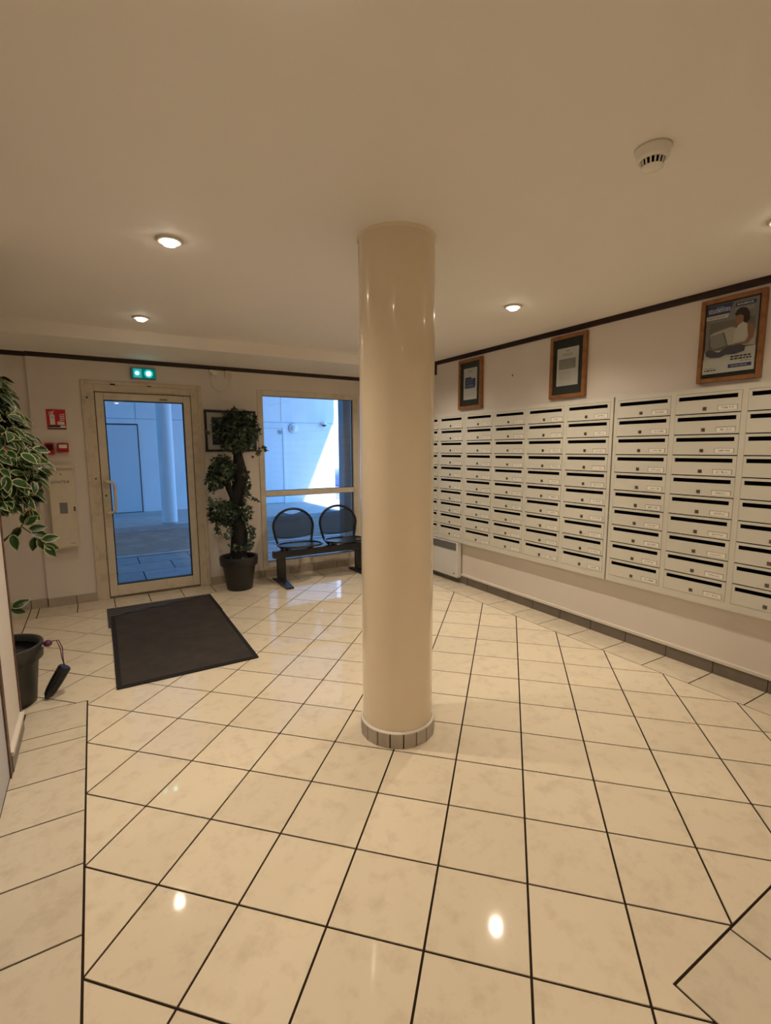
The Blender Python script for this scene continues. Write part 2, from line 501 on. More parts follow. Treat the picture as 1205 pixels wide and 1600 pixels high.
downlight(-2.2, -8.2, 'glowing downlight behind the viewer', .8)

# ------------------------------------------------------------------ entrance door
def rect_frame(mb, x0, x1, z0, z1, w, y0, y1, wb_=None):
    wb_ = w if wb_ is None else wb_
    mb.box(x0, x0+w, y0, y1, z0, z1); mb.box(x1-w, x1, y0, y1, z0, z1)
    mb.box(x0+w, x1-w, y0, y1, z1-w, z1)
    if wb_: mb.box(x0+w, x1-w, y0, y1, z0, z0+wb_)
    return mb
d1 = thing('door_1', ((DX0+DX1)/2, YB, 0), 'cream framed glazed entrance door', kind='structure')
f = MB(); rect_frame(f, DX0, DX1, 0, DZ1, .30, YB-.015, YB+.3, 0)
f.build('door_frame', M['upvcw'], d1, bevel=.015)
f = MB(); rect_frame(f, DX0-.045, DX1+.045, 0, DZ1+.045, .11, YB-.05, YB+.01, 0)
f.build('architrave', M['upvcw'], d1, bevel=.015)
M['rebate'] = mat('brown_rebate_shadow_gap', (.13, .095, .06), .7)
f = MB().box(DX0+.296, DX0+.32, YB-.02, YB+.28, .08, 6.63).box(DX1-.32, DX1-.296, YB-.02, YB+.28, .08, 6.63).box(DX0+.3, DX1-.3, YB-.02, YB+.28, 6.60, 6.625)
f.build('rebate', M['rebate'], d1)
LX0, LX1 = DX0+.318, DX1-.318
leaf = MB(); rect_frame(leaf, LX0, LX1, .075, 6.595, .225, YB-.04, YB+.2, .36)
leaf = leaf.build('door_leaf', M['upvc'], d1, bevel=.02)
g = MB(); rect_frame(g, LX0+.222, LX1-.222, .43, 6.375, .03, YB-.035, YB+.12)
g.build('gasket', M['gasket'], leaf)
bx('glass_pane', M['glass'], leaf, LX0+.245, LX1-.245, YB+.06, YB+.075, .455, 6.35)
bx('lock_plate', M['upvcw'], leaf, LX0+.03, LX0+.21, YB-.055, YB-.038, 2.35, 4.0, bevel=.01)
MB().tube([(LX0+.10, YB-.05, 3.83), (LX0+.10, YB-.19, 3.83), (LX0+.14, YB-.21, 3.83), (LX0+.30, YB-.22, 3.80), (LX0+.345, YB-.22, 3.70), (LX0+.345, YB-.22, 2.98), (LX0+.30, YB-.22, 2.86), (LX0+.14, YB-.21, 2.83), (LX0+.10, YB-.19, 2.83), (LX0+.10, YB-.05, 2.83)], .045, 10).build('pull_handle', M['upvc'], leaf)
MB().lathe((LX0+.10, YB-.05, 3.38), [(.035, 0), (.03, .03)], 14, 'y').build('lock_cylinder', M['lock'], leaf)
bx('closer_plate', M['upvcw'], d1, LX1-1.35, LX1-.30, YB-.06, YB+.0, 6.66, 6.84, bevel=.01)
bx('closer_bracket', M['lock'], d1, LX1-.95, LX1-.72, YB-.055, YB-.035, 6.42, 6.47)
for sx, sz, w_ in ((DX0+.08, 6.4, .05), (DX0+.15, 3.9, .04), (DX0+.75, 6.83, .14), (DX0+1.8, 6.82, .12)):
    bx('paint_chip', M['gasket'], d1, sx, sx+w_, YB-.058, YB-.045, sz, sz+.045)
bx('threshold', M['skirt_shaded'], d1, DX0+.3, DX1-.3, YB+.005, YB+.42, -.02, .074)

# ------------------------------------------------------------------ windows
def window(name, label, w, mull=(3.06, 3.26), post=None):
    t = thing(name, ((w[0]+w[1])/2, YB, w[2]), label, kind='structure')
    f = MB(); rect_frame(f, w[0], w[1], w[2], w[3], .20, YB-.03, YB+.25, .25)
    f.box(w[0]+.2, w[1]-.2, YB-.02, YB+.22, *mull)
    f.build('window_frame', M['upvc'], t, bevel=.015)
    for z0, z1 in ((w[2]+.25, mull[0]), (mull[1], w[3]-.2)):
        p = bx('glass_pane', M['glass'], t, w[0]+.2, w[1]-.2, YB+.09, YB+.105, z0, z1)
        g = MB(); rect_frame(g, w[0]+.195, w[1]-.195, z0-.005, z1+.005, .022, YB+.06, YB+.12)
        g.build('gasket', M['gasket'], p)
    return t
window('window_1', 'tall two-pane window behind the row of black seats', W1)
window('window_2', 'tall two-pane window mostly hidden behind the column', W2)

# ------------------------------------------------------------------ mailboxes
XM = XR-.18
DW, DP, RP, NR = 1.256, 1.372, .4288, 10
ZD = 5.925
DHT = .407
def door_mesh():
    # door slab local: origin at its centre on the front plane; u along -y (to the right), faces -x
    mb = MB()
    hw, hz = DW/2, DHT/2
    sy0, sy1, sz0, sz1 = -hw+.05, hw-.07, hz-.135, hz-.052     # slot, in u
    def b(u0, u1, z0, z1): mb.box(-.012, .02, -u1, -u0, z0, z1)
    b(-hw, hw, sz1, hz); b(-hw, hw, -hz, sz0); b(-hw, sy0, sz0, sz1); b(sy1, hw, sz0, sz1)
    return mb.mesh('mailbox_door', Vector((0, 0, 0))), (sy0, sy1, sz0, sz1)
dm, SL = door_mesh(); dm.materials.append(M['mdoor'])
slot_me = MB().box(.012, .019, -SL[1]-.0, -SL[0]+.0, SL[2], SL[3]).mesh('mail_slot', Vector((0, 0, 0))); slot_me.materials.append(M['slot'])
lk = MB().box(-.020, -.010, -.035, .035, -.035, .035)
lk.lathe((-.019, 0, 0), [(.022, -.0), (.020, .008)], 12, 'x')
lock_me = lk.mesh('lock', Vector((0, 0, 0))); lock_me.materials.append(M['lock'])

def label_mat():
    m = mat('name_label_paper', (.70, .67, .58), .45)
    nt = m.node_tree; b = nt.nodes['Principled BSDF']
    tc = nt.nodes.new('ShaderNodeTexCoord'); oi = nt.nodes.new('ShaderNodeObjectInfo')
    sc = nt.nodes.new('ShaderNodeVectorMath'); sc.operation = 'SCALE'; sc.inputs[0].default_value = (11, 29, 17)
    nt.links.new(oi.outputs['Random'], sc.inputs['Scale'])
    ad = nt.nodes.new('ShaderNodeVectorMath'); nt.links.new(tc.outputs['Object'], ad.inputs[0]); nt.links.new(sc.outputs[0], ad.inputs[1])
    mp = nt.nodes.new('ShaderNodeMapping'); mp.inputs['Scale'].default_value = (1, 260, 130); nt.links.new(ad.outputs[0], mp.inputs[0])
    nz = nt.nodes.new('ShaderNodeTexNoise'); nz.inputs['Scale'].default_value = 1; nz.inputs['Detail'].default_value = 1; nt.links.new(mp.outputs[0], nz.inputs['Vector'])
    # keep the marks to the middle of the strip
    sp = nt.nodes.new('ShaderNodeSeparateXYZ'); nt.links.new(tc.outputs['Object'], sp.inputs[0])
    ay = nt.nodes.new('ShaderNodeMath'); ay.operation = 'ABSOLUTE'; nt.links.new(sp.outputs[1], ay.inputs[0])
    az = nt.nodes.new('ShaderNodeMath'); az.operation = 'ABSOLUTE'; nt.links.new(sp.outputs[2], az.inputs[0])
    ly = nt.nodes.new('ShaderNodeMath'); ly.operation = 'LESS_THAN'; ly.inputs[1].default_value = .11*T; nt.links.new(ay.outputs[0], ly.inputs[0])
    lz = nt.nodes.new('ShaderNodeMath'); lz.operation = 'LESS_THAN'; lz.inputs[1].default_value = .018*T; nt.links.new(az.outputs[0], lz.inputs[0])
    gt = nt.nodes.new('ShaderNodeMath'); gt.operation = 'GREATER_THAN'; gt.inputs[1].default_value = .53; nt.links.new(nz.outputs['Fac'], gt.inputs[0])
    m1 = nt.nodes.new('ShaderNodeMath'); m1.operation = 'MULTIPLY'; nt.links.new(ly.outputs[0], m1.inputs[0]); nt.links.new(lz.outputs[0], m1.inputs[1])
    m2 = nt.nodes.new('ShaderNodeMath'); m2.operation = 'MULTIPLY'; nt.links.new(m1.outputs[0], m2.inputs[0]); nt.links.new(gt.outputs[0], m2.inputs[1])
    mx = nt.nodes.new('ShaderNodeMix'); mx.data_type = 'RGBA'; mx.inputs[6].default_value = (.84, .81, .73, 1); mx.inputs[7].default_value = (.20, .19, .17, 1)
    nt.links.new(m2.outputs[0], mx.inputs[0]); nt.links.new(mx.outputs[2], b.inputs['Base Color'])
    return m
M['label'] = label_mat()
lab = MB().box(-.018, -.011, -.17, .17, -.042, .042)
lab_me = lab.mesh('name_label', Vector((0, 0, 0))); lab_me.materials.append(M['label'])
lfr = MB().box(-.016, -.010, -.182, .182, .040, .052).box(-.016, -.010, -.182, -.172, -.05, .05).box(-.016, -.010, .172, .182, -.05, .05)
lfr_me = lfr.mesh('label_holder', Vector((0, 0, 0))); lfr_me.materials.append(mat('label_holder_grey', (.36, .34, .28), .4))

def mail_unit(y_right, ncol, label):
    """y_right: y of the unit's right end (seen from the room)"""
    yl = y_right + ncol*DP - (DP-DW) + .18
    ym = (y_right+yl)/2
    t = thing('mailbox_unit', (XM, ym, 1.50), label, 'mailboxes', 'grey wall-mounted mailbox units')
    bk = MB().box(XM+.04, XR-.001, y_right+.004, yl-.004, 1.50, 6.03)
    bk.build('cabinet_body', M['mailbox'], t)
    # grid face: verticals and top/bottom rails
    fr = MB()
    zt, zb = ZD, ZD-NR*RP+ (RP-DHT)
    fr.box(XM-.008, XM+.05, y_right+.004, yl-.004, zt+.006, 6.03); fr.box(XM-.008, XM+.05, y_right+.004, yl-.004, 1.50, zb-.006)
    ed = y_right+.09
    fr.box(XM-.008, XM+.05, y_right+.004, ed-.006, zb-.006, zt+.006)
    for c in range(ncol):
        a = ed + c*DP
        b_ = a+DW
        nx = a+DP if c < ncol-1 else yl-.004
        fr.box(XM-.008, XM+.05, b_+.006, (nx-.006) if c < ncol-1 else nx, zb-.006, zt+.006)
    fr.build('face_frame', M['mailbox'], t)
    bx('gap_shade', M['slot'], t, XM+.021, XM+.045, y_right+.05, yl-.05, zb-.02, zt+.02)  # black sheet behind the doors, painting the shade in the gaps between them
    for c in range(ncol):
        yc = ed + c*DP + DW/2
        for r in range(NR):
            zc = ZD - r*RP - DHT/2
            d = inst('mailbox_door', dm, (XM, yc, zc), t)
            inst('mail_slot', slot_me, (XM, yc, zc), d)
            inst('lock', lock_me, (XM, yc - (-.04), zc-.118), d)
            ly_ = yc - (.395 + random.uniform(-.012, .012))
            hd = inst('label_holder', lfr_me, (XM, ly_, zc-.118), d)
            inst('name_label', lab_me, (XM, ly_, zc-.118-random.choice([0, 0, 0, .006, .01])), d)
    return t
mail_unit(1.31, 4, 'four-column grey mailbox unit below the framed notice, middle of the wall')
mail_unit(-4.27, 4, 'grey mailbox unit below the framed poster, at the right edge')
mail_unit(6.862, 2, 'grey mailbox unit above the white heater, next to the column')

# ------------------------------------------------------------------ text helper
def text_obj(name, s, m, parent, org, size, u, v, extr=.002, align='CENTER', width=None):
    """flat lettering lying in the plane of u (right) and v (up)"""
    cu = bpy.data.curves.new(name, 'FONT'); cu.body = s; cu.size = size*T; cu.extrude = extr*T; cu.align_x = align; cu.align_y = 'CENTER'
    tmp = bpy.data.objects.new(name+'_tmp', cu); COL.objects.link(tmp)
    dg = bpy.context.evaluated_depsgraph_get()
    me = bpy.data.meshes.new_from_object(tmp.evaluated_get(dg))
    bpy.data.objects.remove(tmp)
    u = Vector(u); v = Vector(v); w = u.cross(v)
    sx = 1.0
    if width:
        xs_ = [p.co.x for p in me.vertices]
        sx = width*T/max(1e-6, max(xs_)-min(xs_))
    me.transform(Matrix(((u.x*sx, v.x, w.x, 0), (u.y*sx, v.y, w.y, 0), (u.z*sx, v.z, w.z, 0), (0, 0, 0, 1))))
    me.materials.clear(); me.materials.append(m)
    o = bpy.data.objects.new(name, me); COL.objects.link(o)
    place(o, org, parent)
    return o

# ------------------------------------------------------------------ framed posters on the mailbox wall
class Print:
    """flat shapes printed on a sheet on the right wall (u to the right, v up, 0..1)"""
    def __init__(s, parent, x, y_left, w, z0, hgt):
        s.p = parent; s.x = x; s.yl = y_left; s.w = w; s.z0 = z0; s.h = hgt; s.k = 0
    def pt(s, u, v, d=0):
        return (s.x - d, s.yl - u*s.w, s.z0 + v*s.h)
    def poly(s, pts, m, name='print'):
        s.k += 1
        d = .0012*s.k
        n = len(pts)
        mb = MB().add([s.pt(u, v, d) for u, v in pts], [tuple(range(n))])
        return mb.build(name, m, s.p)
    def rect(s, u0, u1, v0, v1, m, name='print'):
        return s.poly([(u0, v0), (u1, v0), (u1, v1), (u0, v1)], m, name)
    def lines(s, u0, u1, vs_, hgt, m, seed=0):
        rnd = random.Random(seed)
        mb = MB(); s.k += 1; d = .0012*s.k
        for v in vs_:
            u = u0
            e = u1 - rnd.uniform(0, .15)*(u1-u0)
            while u < e:
                w_ = rnd.uniform(.03, .09)
                mb.add([s.pt(u, v, d), s.pt(min(u+w_, e), v, d), s.pt(min(u+w_, e), v+hgt, d), s.pt(u, v+hgt, d)], [(0, 1, 2, 3)])
                u += w_+.014
        mb.build('print', m, s.p)
    def text(s, st, u, v, size, m, width=None):
        s.k += 1
        return text_obj('print', st, m, s.p, s.pt(u, v, .0012*s.k+.002), size, (0, -1, 0), (0, 0, 1), 0.0005, width=width)

def poster(yl, yr, z0, z1, pu, pv, label, bw):
    t = thing('framed_poster', (XR, (yl+yr)/2, z0), label, 'picture', 'framed posters above the mailboxes')
    w, hh = yl-yr, z1-z0
    f = MB(); X0, X1 = XR-.11, XR-.002
    f.box(X0, X1, yl-bw, yl, z0, z1); f.box(X0, X1, yr, yr+bw, z0, z1)
    f.box(X0, X1, yr+bw, yl-bw, z0, z0+bw); f.box(X0, X1, yr+bw, yl-bw, z1-bw, z1)
    f.build('frame', M['wood'], t, bevel=.012)
    bx('mount', M['matgreen'], t, XR-.045, XR-.003, yr+bw-.01, yl-bw+.01, z0+bw-.01, z1-bw+.01)
    py0, py1 = yl-pu[0]*w, yl-pu[1]*w
    pz0, pz1 = z0+pv[0]*hh, z0+pv[1]*hh
    pm = MB().box(XR-.052, XR-.044, py1, py0, pz0, pz1).build('paper', M['sheet'], t)
    bx('glass_pane', M['pglass'], t, XR-.088, XR-.084, yr+bw-.01, yl-bw+.01, z0+bw-.01, z1-bw+.01)
    return Print(pm, XR-.0525, py0, py0-py1, pz0, pz1-pz0)
M['sheet'] = mat('white_paper', (.62, .60, .58), .6)
M['inkblue'] = mat('blue_ink', (.030, .055, .19), .5)
M['inkgrey'] = mat('grey_ink', (.28, .26, .24), .5)
M['inklgrey'] = mat('light_grey_ink', (.42, .40, .37), .5)
M['inkdark'] = mat('dark_ink', (.045, .04, .05), .5)
p1 = poster(7.34, 6.17, 6.144, 7.787, (.20, .77), (.19, .82), 'framed notice with a blue printed block, farthest from the right edge', .10)
p1.lines(.32, .68, [.90, .86], .018, M['inkgrey'], 1)
p1.poly([(.10, .36), (.84, .36), (.90, .40), (.90, .66), (.60, .66), (.56, .71), (.12, .71)], M['inkblue'])
p1.lines(.18, .8, [.61, .53, .45, .40], .016, M['inklgrey'], 2)
p1.lines(.12, .85, [.19, .13], .014, M['inklgrey'], 3)
p2 = poster(3.387, 2.237, 6.154, 7.802, (.18, .78), (.20, .80), 'framed typed notice with a grey block, between the other two frames', .10)
p2.lines(.42, .60, [.90], .03, M['inkgrey'], 4)
p2.lines(.28, .75, [.83, .79], .018, M['inkgrey'], 5)
p2.rect(.10, .88, .68, .70, M['inkdark'])
p2.rect(.10, .88, .44, .67, M['inkgrey'])
p2.lines(.14, .82, [.62, .57, .52, .48], .012, M['inklgrey'], 6)
p2.lines(.14, .70, [.36, .32, .26, .21, .17], .012, M['inklgrey'], 7)
p3 = poster(-.508, -1.665, 6.139, 7.786, (.085, .885), (.105, .935), 'framed colour poster of a seated woman with a laptop', .085)
M['pback'] = mat('poster_mauve_ink', (.25, .23, .25), .5)
M['psofa'] = mat('poster_sofa_ink', (.19, .16, .145), .5)
M['pcush'] = mat('poster_cushion_ink', (.50, .47, .42), .5)
M['pskin'] = mat('poster_skin_ink', (.34, .17, .115), .5)
M['phair'] = mat('poster_hair_ink', (.035, .024, .02), .5)
M['ptop'] = mat('poster_top_ink', (.62, .59, .54), .5)
M['pjean'] = mat('poster_jeans_ink', (.075, .075, .10), .5)
M['plap'] = mat('poster_laptop_ink', (.30, .29, .27), .5)
p3.rect(0, 1, .22, 1, M['pback'])
p3.rect(.08, .95, .30, .74, M['psofa'])
p3.rect(0, 1, .22, .33, M['sheet'])
p3.poly([(.14, .40), (.62, .38), (.60, .62), (.50, .64), (.18, .60), (.10, .57)], M['pcush'])
p3.poly([(.62, .36), (.98, .34), (.98, .55), (.66, .60)], M['pcush'])
p3.poly([(0, .99), (0, .845), (.46, .845), (.52, .99)], M['inkblue'])
p3.text('studélites', .255, .915, .16, M['white'], width=.40)
p3.poly([(0, .84), (0, .785), (.43, .785), (.455, .84)], M['sheet'])
p3.lines(.04, .38, [.805], .014, M['inkgrey'], 8)
p3.rect(.57, .95, .91, .955, M['inkblue'])
p3.lines(.60, .92, [.925], .016, M['white'], 9)
p3.lines(.57, .95, [.87, .845], .018, M['inklgrey'], 10)
# the printed woman: hair, face, arm, top, jeans, laptop
p3.poly([(.57, .80), (.60, .86), (.68, .885), (.78, .87), (.85, .79), (.86, .70), (.80, .66), (.70, .66), (.60, .77)], M['phair'])
p3.poly([(.60, .78), (.68, .79), (.74, .76), (.74, .68), (.70, .645), (.64, .65), (.605, .70)], M['pskin'])
p3.poly([(.66, .65), (.74, .68), (.82, .64), (.86, .60), (.82, .42), (.58, .40), (.59, .58)], M['ptop'])
p3.poly([(.82, .65), (.92, .64), (.965, .55), (.95, .44), (.86, .37), (.62, .355), (.60, .385), (.80, .40), (.86, .46), (.83, .55)], M['pskin'])
p3.poly([(.03, .32), (.10, .36), (.30, .30), (.46, .36), (.70, .375), (.82, .34), (.80, .27), (.62, .245), (.45, .255), (.34, .225), (.15, .235), (.05, .27)], M['pjean'])
p3.poly([(.10, .55), (.36, .575), (.46, .385), (.18, .355)], M['plap'])
p3.poly([(.36, .575), (.375, .575), (.475, .385), (.46, .385)], M['inkdark'])
p3.rect(0, 1, 0, .215, M['sheet'])
p3.lines(.55, .96, [.20, .165], .022, M['inkdark'], 11)
p3.lines(.74, .95, [.135], .010, M['inkgrey'], 12)
p3.rect(.52, .96, .055, .105, M['inkblue'])
p3.lines(.57, .90, [.073], .014, M['inklgrey'], 13)
p3.lines(.05, .25, [.075], .010, M['inkgrey'], 14)
p3.lines(.05, .32, [.04], .018, M['inkdark'], 15)

# small plugged holes on the wall between the frames
mk = MB().box(XR-.012, XR, 4.86, 4.90, 6.98, 7.04)
mk.build('wall_plug', M['skirt_shaded'], label='small screw left in the wall between two framed notices', cat='screw')

# ------------------------------------------------------------------ heater
t = thing('panel_heater', (XR-.13, 8.05, .2), 'white electric panel heater under the mailboxes beside the column', 'heater')
bx('body', M['radwhite'], t, XR-.24, XR-.04, 7.10, 9.05, .20, 1.475, bevel=.025)
bx('grille', M['radgrille'], t, XR-.252, XR-.22, 7.16, 8.99, 1.19, 1.46)
for k in range(9):
    bx('grille_slat', M['radwhite'] if False else M['grey'], t, XR-.257, XR-.25, 7.17, 8.98, 1.205+k*.029, 1.212+k*.029)
bx('control_mark', M['dark'], t, XR-.245, XR-.238, 7.22, 7.31, .33, .36)
bx('wall_bracket', M['grey'], t, XR-.05, XR, 7.6, 8.6, .5, 1.2)

# ------------------------------------------------------------------ smoke detector
sx, sy = 1.56, -2.80
k_ = .76
SC = lambda pr: [(r*k_, z*k_) for r, z in pr]
t = thing('smoke_detector', (sx, sy, H), 'cream round smoke detector on the ceiling above the mailboxes', 'smoke detector')
MB().lathe((sx, sy, H), SC([(.242, 0), (.242, -.02)]), 48).build('mounting_plate', M['lampring'], t, org=(sx, sy, H))
MB().lathe((sx, sy, H), SC([(.235, -.02), (.235, -.03), (.225, -.035), (.218, -.12), (.20, -.15), (.165, -.165)]), 48, cap=False).build('base', M['plwhite'], t, org=(sx, sy, H))
MB().lathe((sx, sy, H), SC([(.10, -.15), (.135, -.16), (.125, -.25), (.10, -.25)]), 40, cap=False).build('chamber', M['slot'], t, org=(sx, sy, H))
for k in range(16):
    a = 2*math.pi*k/16
    p = [Vector((sx+math.cos(a)*r, sy+math.sin(a)*r, H+z)) for r, z in SC([(.163, -.162), (.140, -.25)])]
    w_ = Vector((-math.sin(a), math.cos(a), 0))*.009; o_ = Vector((math.cos(a), math.sin(a), 0))*.011
    MB().add([p[0]-w_, p[0]+w_, p[1]+w_, p[1]-w_, p[0]-w_-o_, p[0]+w_-o_, p[1]+w_-o_, p[1]-w_-o_], [(0,1,2,3),(4,7,6,5),(0,4,5,1),(1,5,6,2),(2,6,7,3),(3,7,4,0)]).build('rib', M['plwhite'], t)
MB().lathe((sx, sy, H-.244*k_), SC([(.150, 0), (.146, -.012), (.11, -.024), (.002, -.03)]), 40, cap=False).build('cap', M['plwhite'], t)

# ------------------------------------------------------------------ exit sign
t = thing('exit_sign', (-2.245, YB, 7.07), 'lit green emergency exit light above the glazed door', 'exit sign')
bx('housing', M['grey'], t, -2.61, -1.88, YB-.16, YB-.001, 7.06, 7.41, bevel=.01)
bx('diffuser', emis('exit_green', (.0, .16, .11), 1.0), t, -2.57, -1.90, YB-.172, YB-.161, 7.085, 7.385)
bx('pictogram_panel', emis('exit_pale', (.05, .36, .40), 1.0), t, -2.53, -2.30, YB-.176, YB-.173, 7.10, 7.37)
for nx, r_, s_ in ((-2.43, .055, 7), (-2.10, .075, 9)):
    MB().lathe((nx, YB-.178, 7.235), [(r_, 0), (r_*.6, .012), (.002, .016)], 20, 'y').build('led', emis('exit_led', (.45, 1.0, .95), s_), t)
    MB().lathe((nx, YB-.1775, 7.235), [(r_*1.75, 0), (r_*1.7, .001)], 24, 'y').build('lens', emis('exit_lens', (.05, .55, .62), 1.0), t)

# ------------------------------------------------------------------ sensor, cable, junction box over the picture
t = thing('door_sensor', (-.06, YB, 7.35), 'small cream motion sensor on the wall under the dark moulding', 'sensor')
bx('body', M['plwhite'], t, -.20, .06, YB-.13, YB, 7.40, 7.53, bevel=.03)
bx('lens_hood', M['plwhite'], t, -.14, .04, YB-.22, YB-.12, 7.33, 7.46, bevel=.02)
t2 = thing('junction_box', (.44, YB, 7.3), 'small square cream junction box beside the sensor', 'junction box')
bx('box', M['plwhite'], t2, .32, .55, YB-.10, YB, 7.29, 7.53, bevel=.02)
bx('lid', M['upvcw'], t2, .335, .535, YB-.112, YB-.10, 7.305, 7.515)
pts = []
for k in range(17):
    a = math.pi + math.pi*k/16
    pts.append((.17+.31*math.cos(a)*1.0 - .02, YB-.03, 7.26+.43*math.sin(a)))
pts = [(-.16, YB-.05, 7.40)] + pts + [(.46, YB-.05, 7.30)]
MB().tube(pts, .013, 8).build('sensor_cable', M['plwhite'], label='thin cream cable looping down between sensor and junction box', cat='cable')

# ------------------------------------------------------------------ picture behind the topiary
t = thing('framed_picture', (.44, YB, 4.744), 'black framed landscape picture behind the ivy topiary', 'picture')
f = MB(); rect_frame(f, -.446, 1.335, 4.744, 6.179, .075, YB-.09, YB-.002)
f.build('frame', M['blackframe'], t, bevel=.01)
bx('mount', M['sheet'], t, -.38, 1.27, YB-.03, YB-.003, 4.81, 6.11)
bx('print', M['inkdark'], t, -.20, 1.09, YB-.036, YB-.031, 4.98, 5.94)
bx('glass_pane', M['pglass'], t, -.375, 1.265, YB-.062, YB-.058, 4.815, 6.105)

# ------------------------------------------------------------------ fire safety things left of the door
t = thing('extinguisher_sign', (-4.69, YB, 5.44), 'small red fire extinguisher sign on the wall left of the door', 'sign')
bx('panel', M['redsign'], t, -4.925, -4.445, YB-.02, YB-.001, 5.44, 6.03)
yp = YB-.023
def flat(name, m, par, polys, dy=0):
    mb = MB()
    for pl in polys:
        n = len(pl); mb.add([(x, yp-dy, z) for x, z in pl], [tuple(range(n))])
    return mb.build(name, m, par)
def rc(x0, x1, z0, z1): return [(x0, z0), (x1, z0), (x1, z1), (x0, z1)]
flat('print', M['white'], t, [rc(-4.845, -4.72, 5.58, 5.86), [(-4.83, 5.86), (-4.735, 5.86), (-4.76, 5.92), (-4.80, 5.92)], rc(-4.80, -4.765, 5.92, 5.95), [(-4.86, 5.93), (-4.72, 5.965), (-4.72, 5.985), (-4.86, 5.95)], [(-4.865, 5.86), (-4.85, 5.86), (-4.83, 5.93), (-4.85, 5.94)], rc(-4.66, -4.485, 5.58, 5.67)] +
     [[(-4.60+.0, 5.69+k*.055), (-4.47, 5.72+k*.055), (-4.47, 5.745+k*.055), (-4.60, 5.715+k*.055)] for k in range(4)])
flat('print', M['redsign'], t, [rc(-4.815, -4.75, 5.78, 5.80)], .003)
flat('print', M['dark'], t, [rc(-4.905, -4.60, 5.50, 5.555), rc(-4.905, -4.455, 5.448, 5.485)], .001)
flat('print', M['white'], t, [rc(-4.59, -4.46, 5.50, 5.555), rc(-4.905, -4.455, 5.486, 5.499)], .001)
M['redglass'] = mat('call_point_glass', (.05, .01, .012), .2)
for x0, x1, z0, z1, lb, wmat in ((-5.03, -4.79, 4.69, 5.04, 'red alarm box partly covered by the leaves', M['redglass']), (-4.715, -4.435, 4.75, 5.035, 'red manual call point with a white window, nearer the door', M['white'])):
    t = thing('alarm_call_point', ((x0+x1)/2, YB, z0), lb, 'alarm')
    bx('box', M['red'], t, x0, x1, YB-.14, YB-.001, z0, z1, bevel=.02)
    bx('window', wmat, t, x0+.04, x1-.04, YB-.146, YB-.139, z0+.13, z1-.05)
    bx('seam', M['redglass'], t, x0+.03, x1-.03, YB-.144, YB-.139, z0+.06, z0+.072)
t = thing('extinguisher_cabinet', (-4.73, YB, 1.83), 'cream metal fire extinguisher cabinet on the wall left of the door', 'cabinet')
YC = YB-.34
CX0, CX1 = -5.02, -4.36
bx('box', M['cream'], t, CX0, CX1, YC+.02, YB-.001, 1.86, 4.30, bevel=.01)
dr = bx('door', M['cream'], t, CX0+.02, CX1-.03, YC-.01, YC+.02, 1.90, 4.22, bevel=.008)
bx('top_ledge', M['cream'], t, CX0-.04, CX1+.03, YC-.05, YB-.001, 4.28, 4.38, bevel=.015)
bx('window', M['grey'], dr, CX0+.24, CX0+.44, YC-.016, YC-.009, 2.92, 3.25)
MB().lathe((CX0+.33, YC-.01, 4.10), [(.02, 0), (.015, .008)], 12, 'y').build('rivet', M['lock'], dr)
bx('latch', M['lock'], dr, CX1-.07, CX1-.02, YC-.03, YC-.008, 2.98, 3.12)
for hz in (2.1, 3.95): bx('hinge', M['cream'], t, CX1-.03, CX1-.005, YC-.015, YC+.02, hz, hz+.16)
text_obj('lettering', 'EXTINCTEUR', M['dark'], dr, (CX0+.31, YC-.013, 3.87), .11, (1, 0, 0), (0, 0, 1), .001, width=.46)
mk = MB()
for k in range(3): mk.add([(CX0+.44+k*.045, YC-.0135, 1.98+.02*(k % 2)), (CX0+.50+k*.045, YC-.0135, 1.985+.02*((k+1) % 2)), (CX0+.50+k*.045, YC-.0135, 1.995+.02*((k+1) % 2)), (CX0+.44+k*.045, YC-.0135, 1.99+.02*(k % 2))], [(0, 1, 2, 3)])
mk.build('pen_mark', M['dark'], dr)

# ------------------------------------------------------------------ entrance mats
M['ribm'] = mat('grey_rib', (.15, .135, .115), .6)
t = thing('ribbed_mat', (-2.25, 9.6, 0), 'dark ribbed entrance mat in front of the door, partly under the carpet mat', 'mat')
bx('base', M['rubber'], t, -3.78, -.76, 8.62, 10.50, 0, .012)
for k in range(11):
    y_ = 8.66+k*.17
    bx('rib', M['ribm'], t, -3.77, -.77, y_, y_+.055, .012, .02)
t = thing('carpet_mat', (-2.3, 7.2, 0), 'large charcoal carpet mat with rubber edge in front of the door', 'mat')
def quad(inset):
    i = inset
    return [(-3.74+i, 4.575+i), (-.83-i, 4.60+i), (-.77-i, 10.36-i), (-3.70+i, 9.60-i)]
MB().prism(quad(0), .021, .027).build('rubber_border', M['rubber'], t)
MB().prism(quad(.10), .027, .036).build('pile', M['mat'], t)
MB().prism([(-3.72, 4.60), (-.84, 4.62), (-.84, 8.6), (-3.72, 8.6)], 0, .021).build('backing', M['rubber'], t)

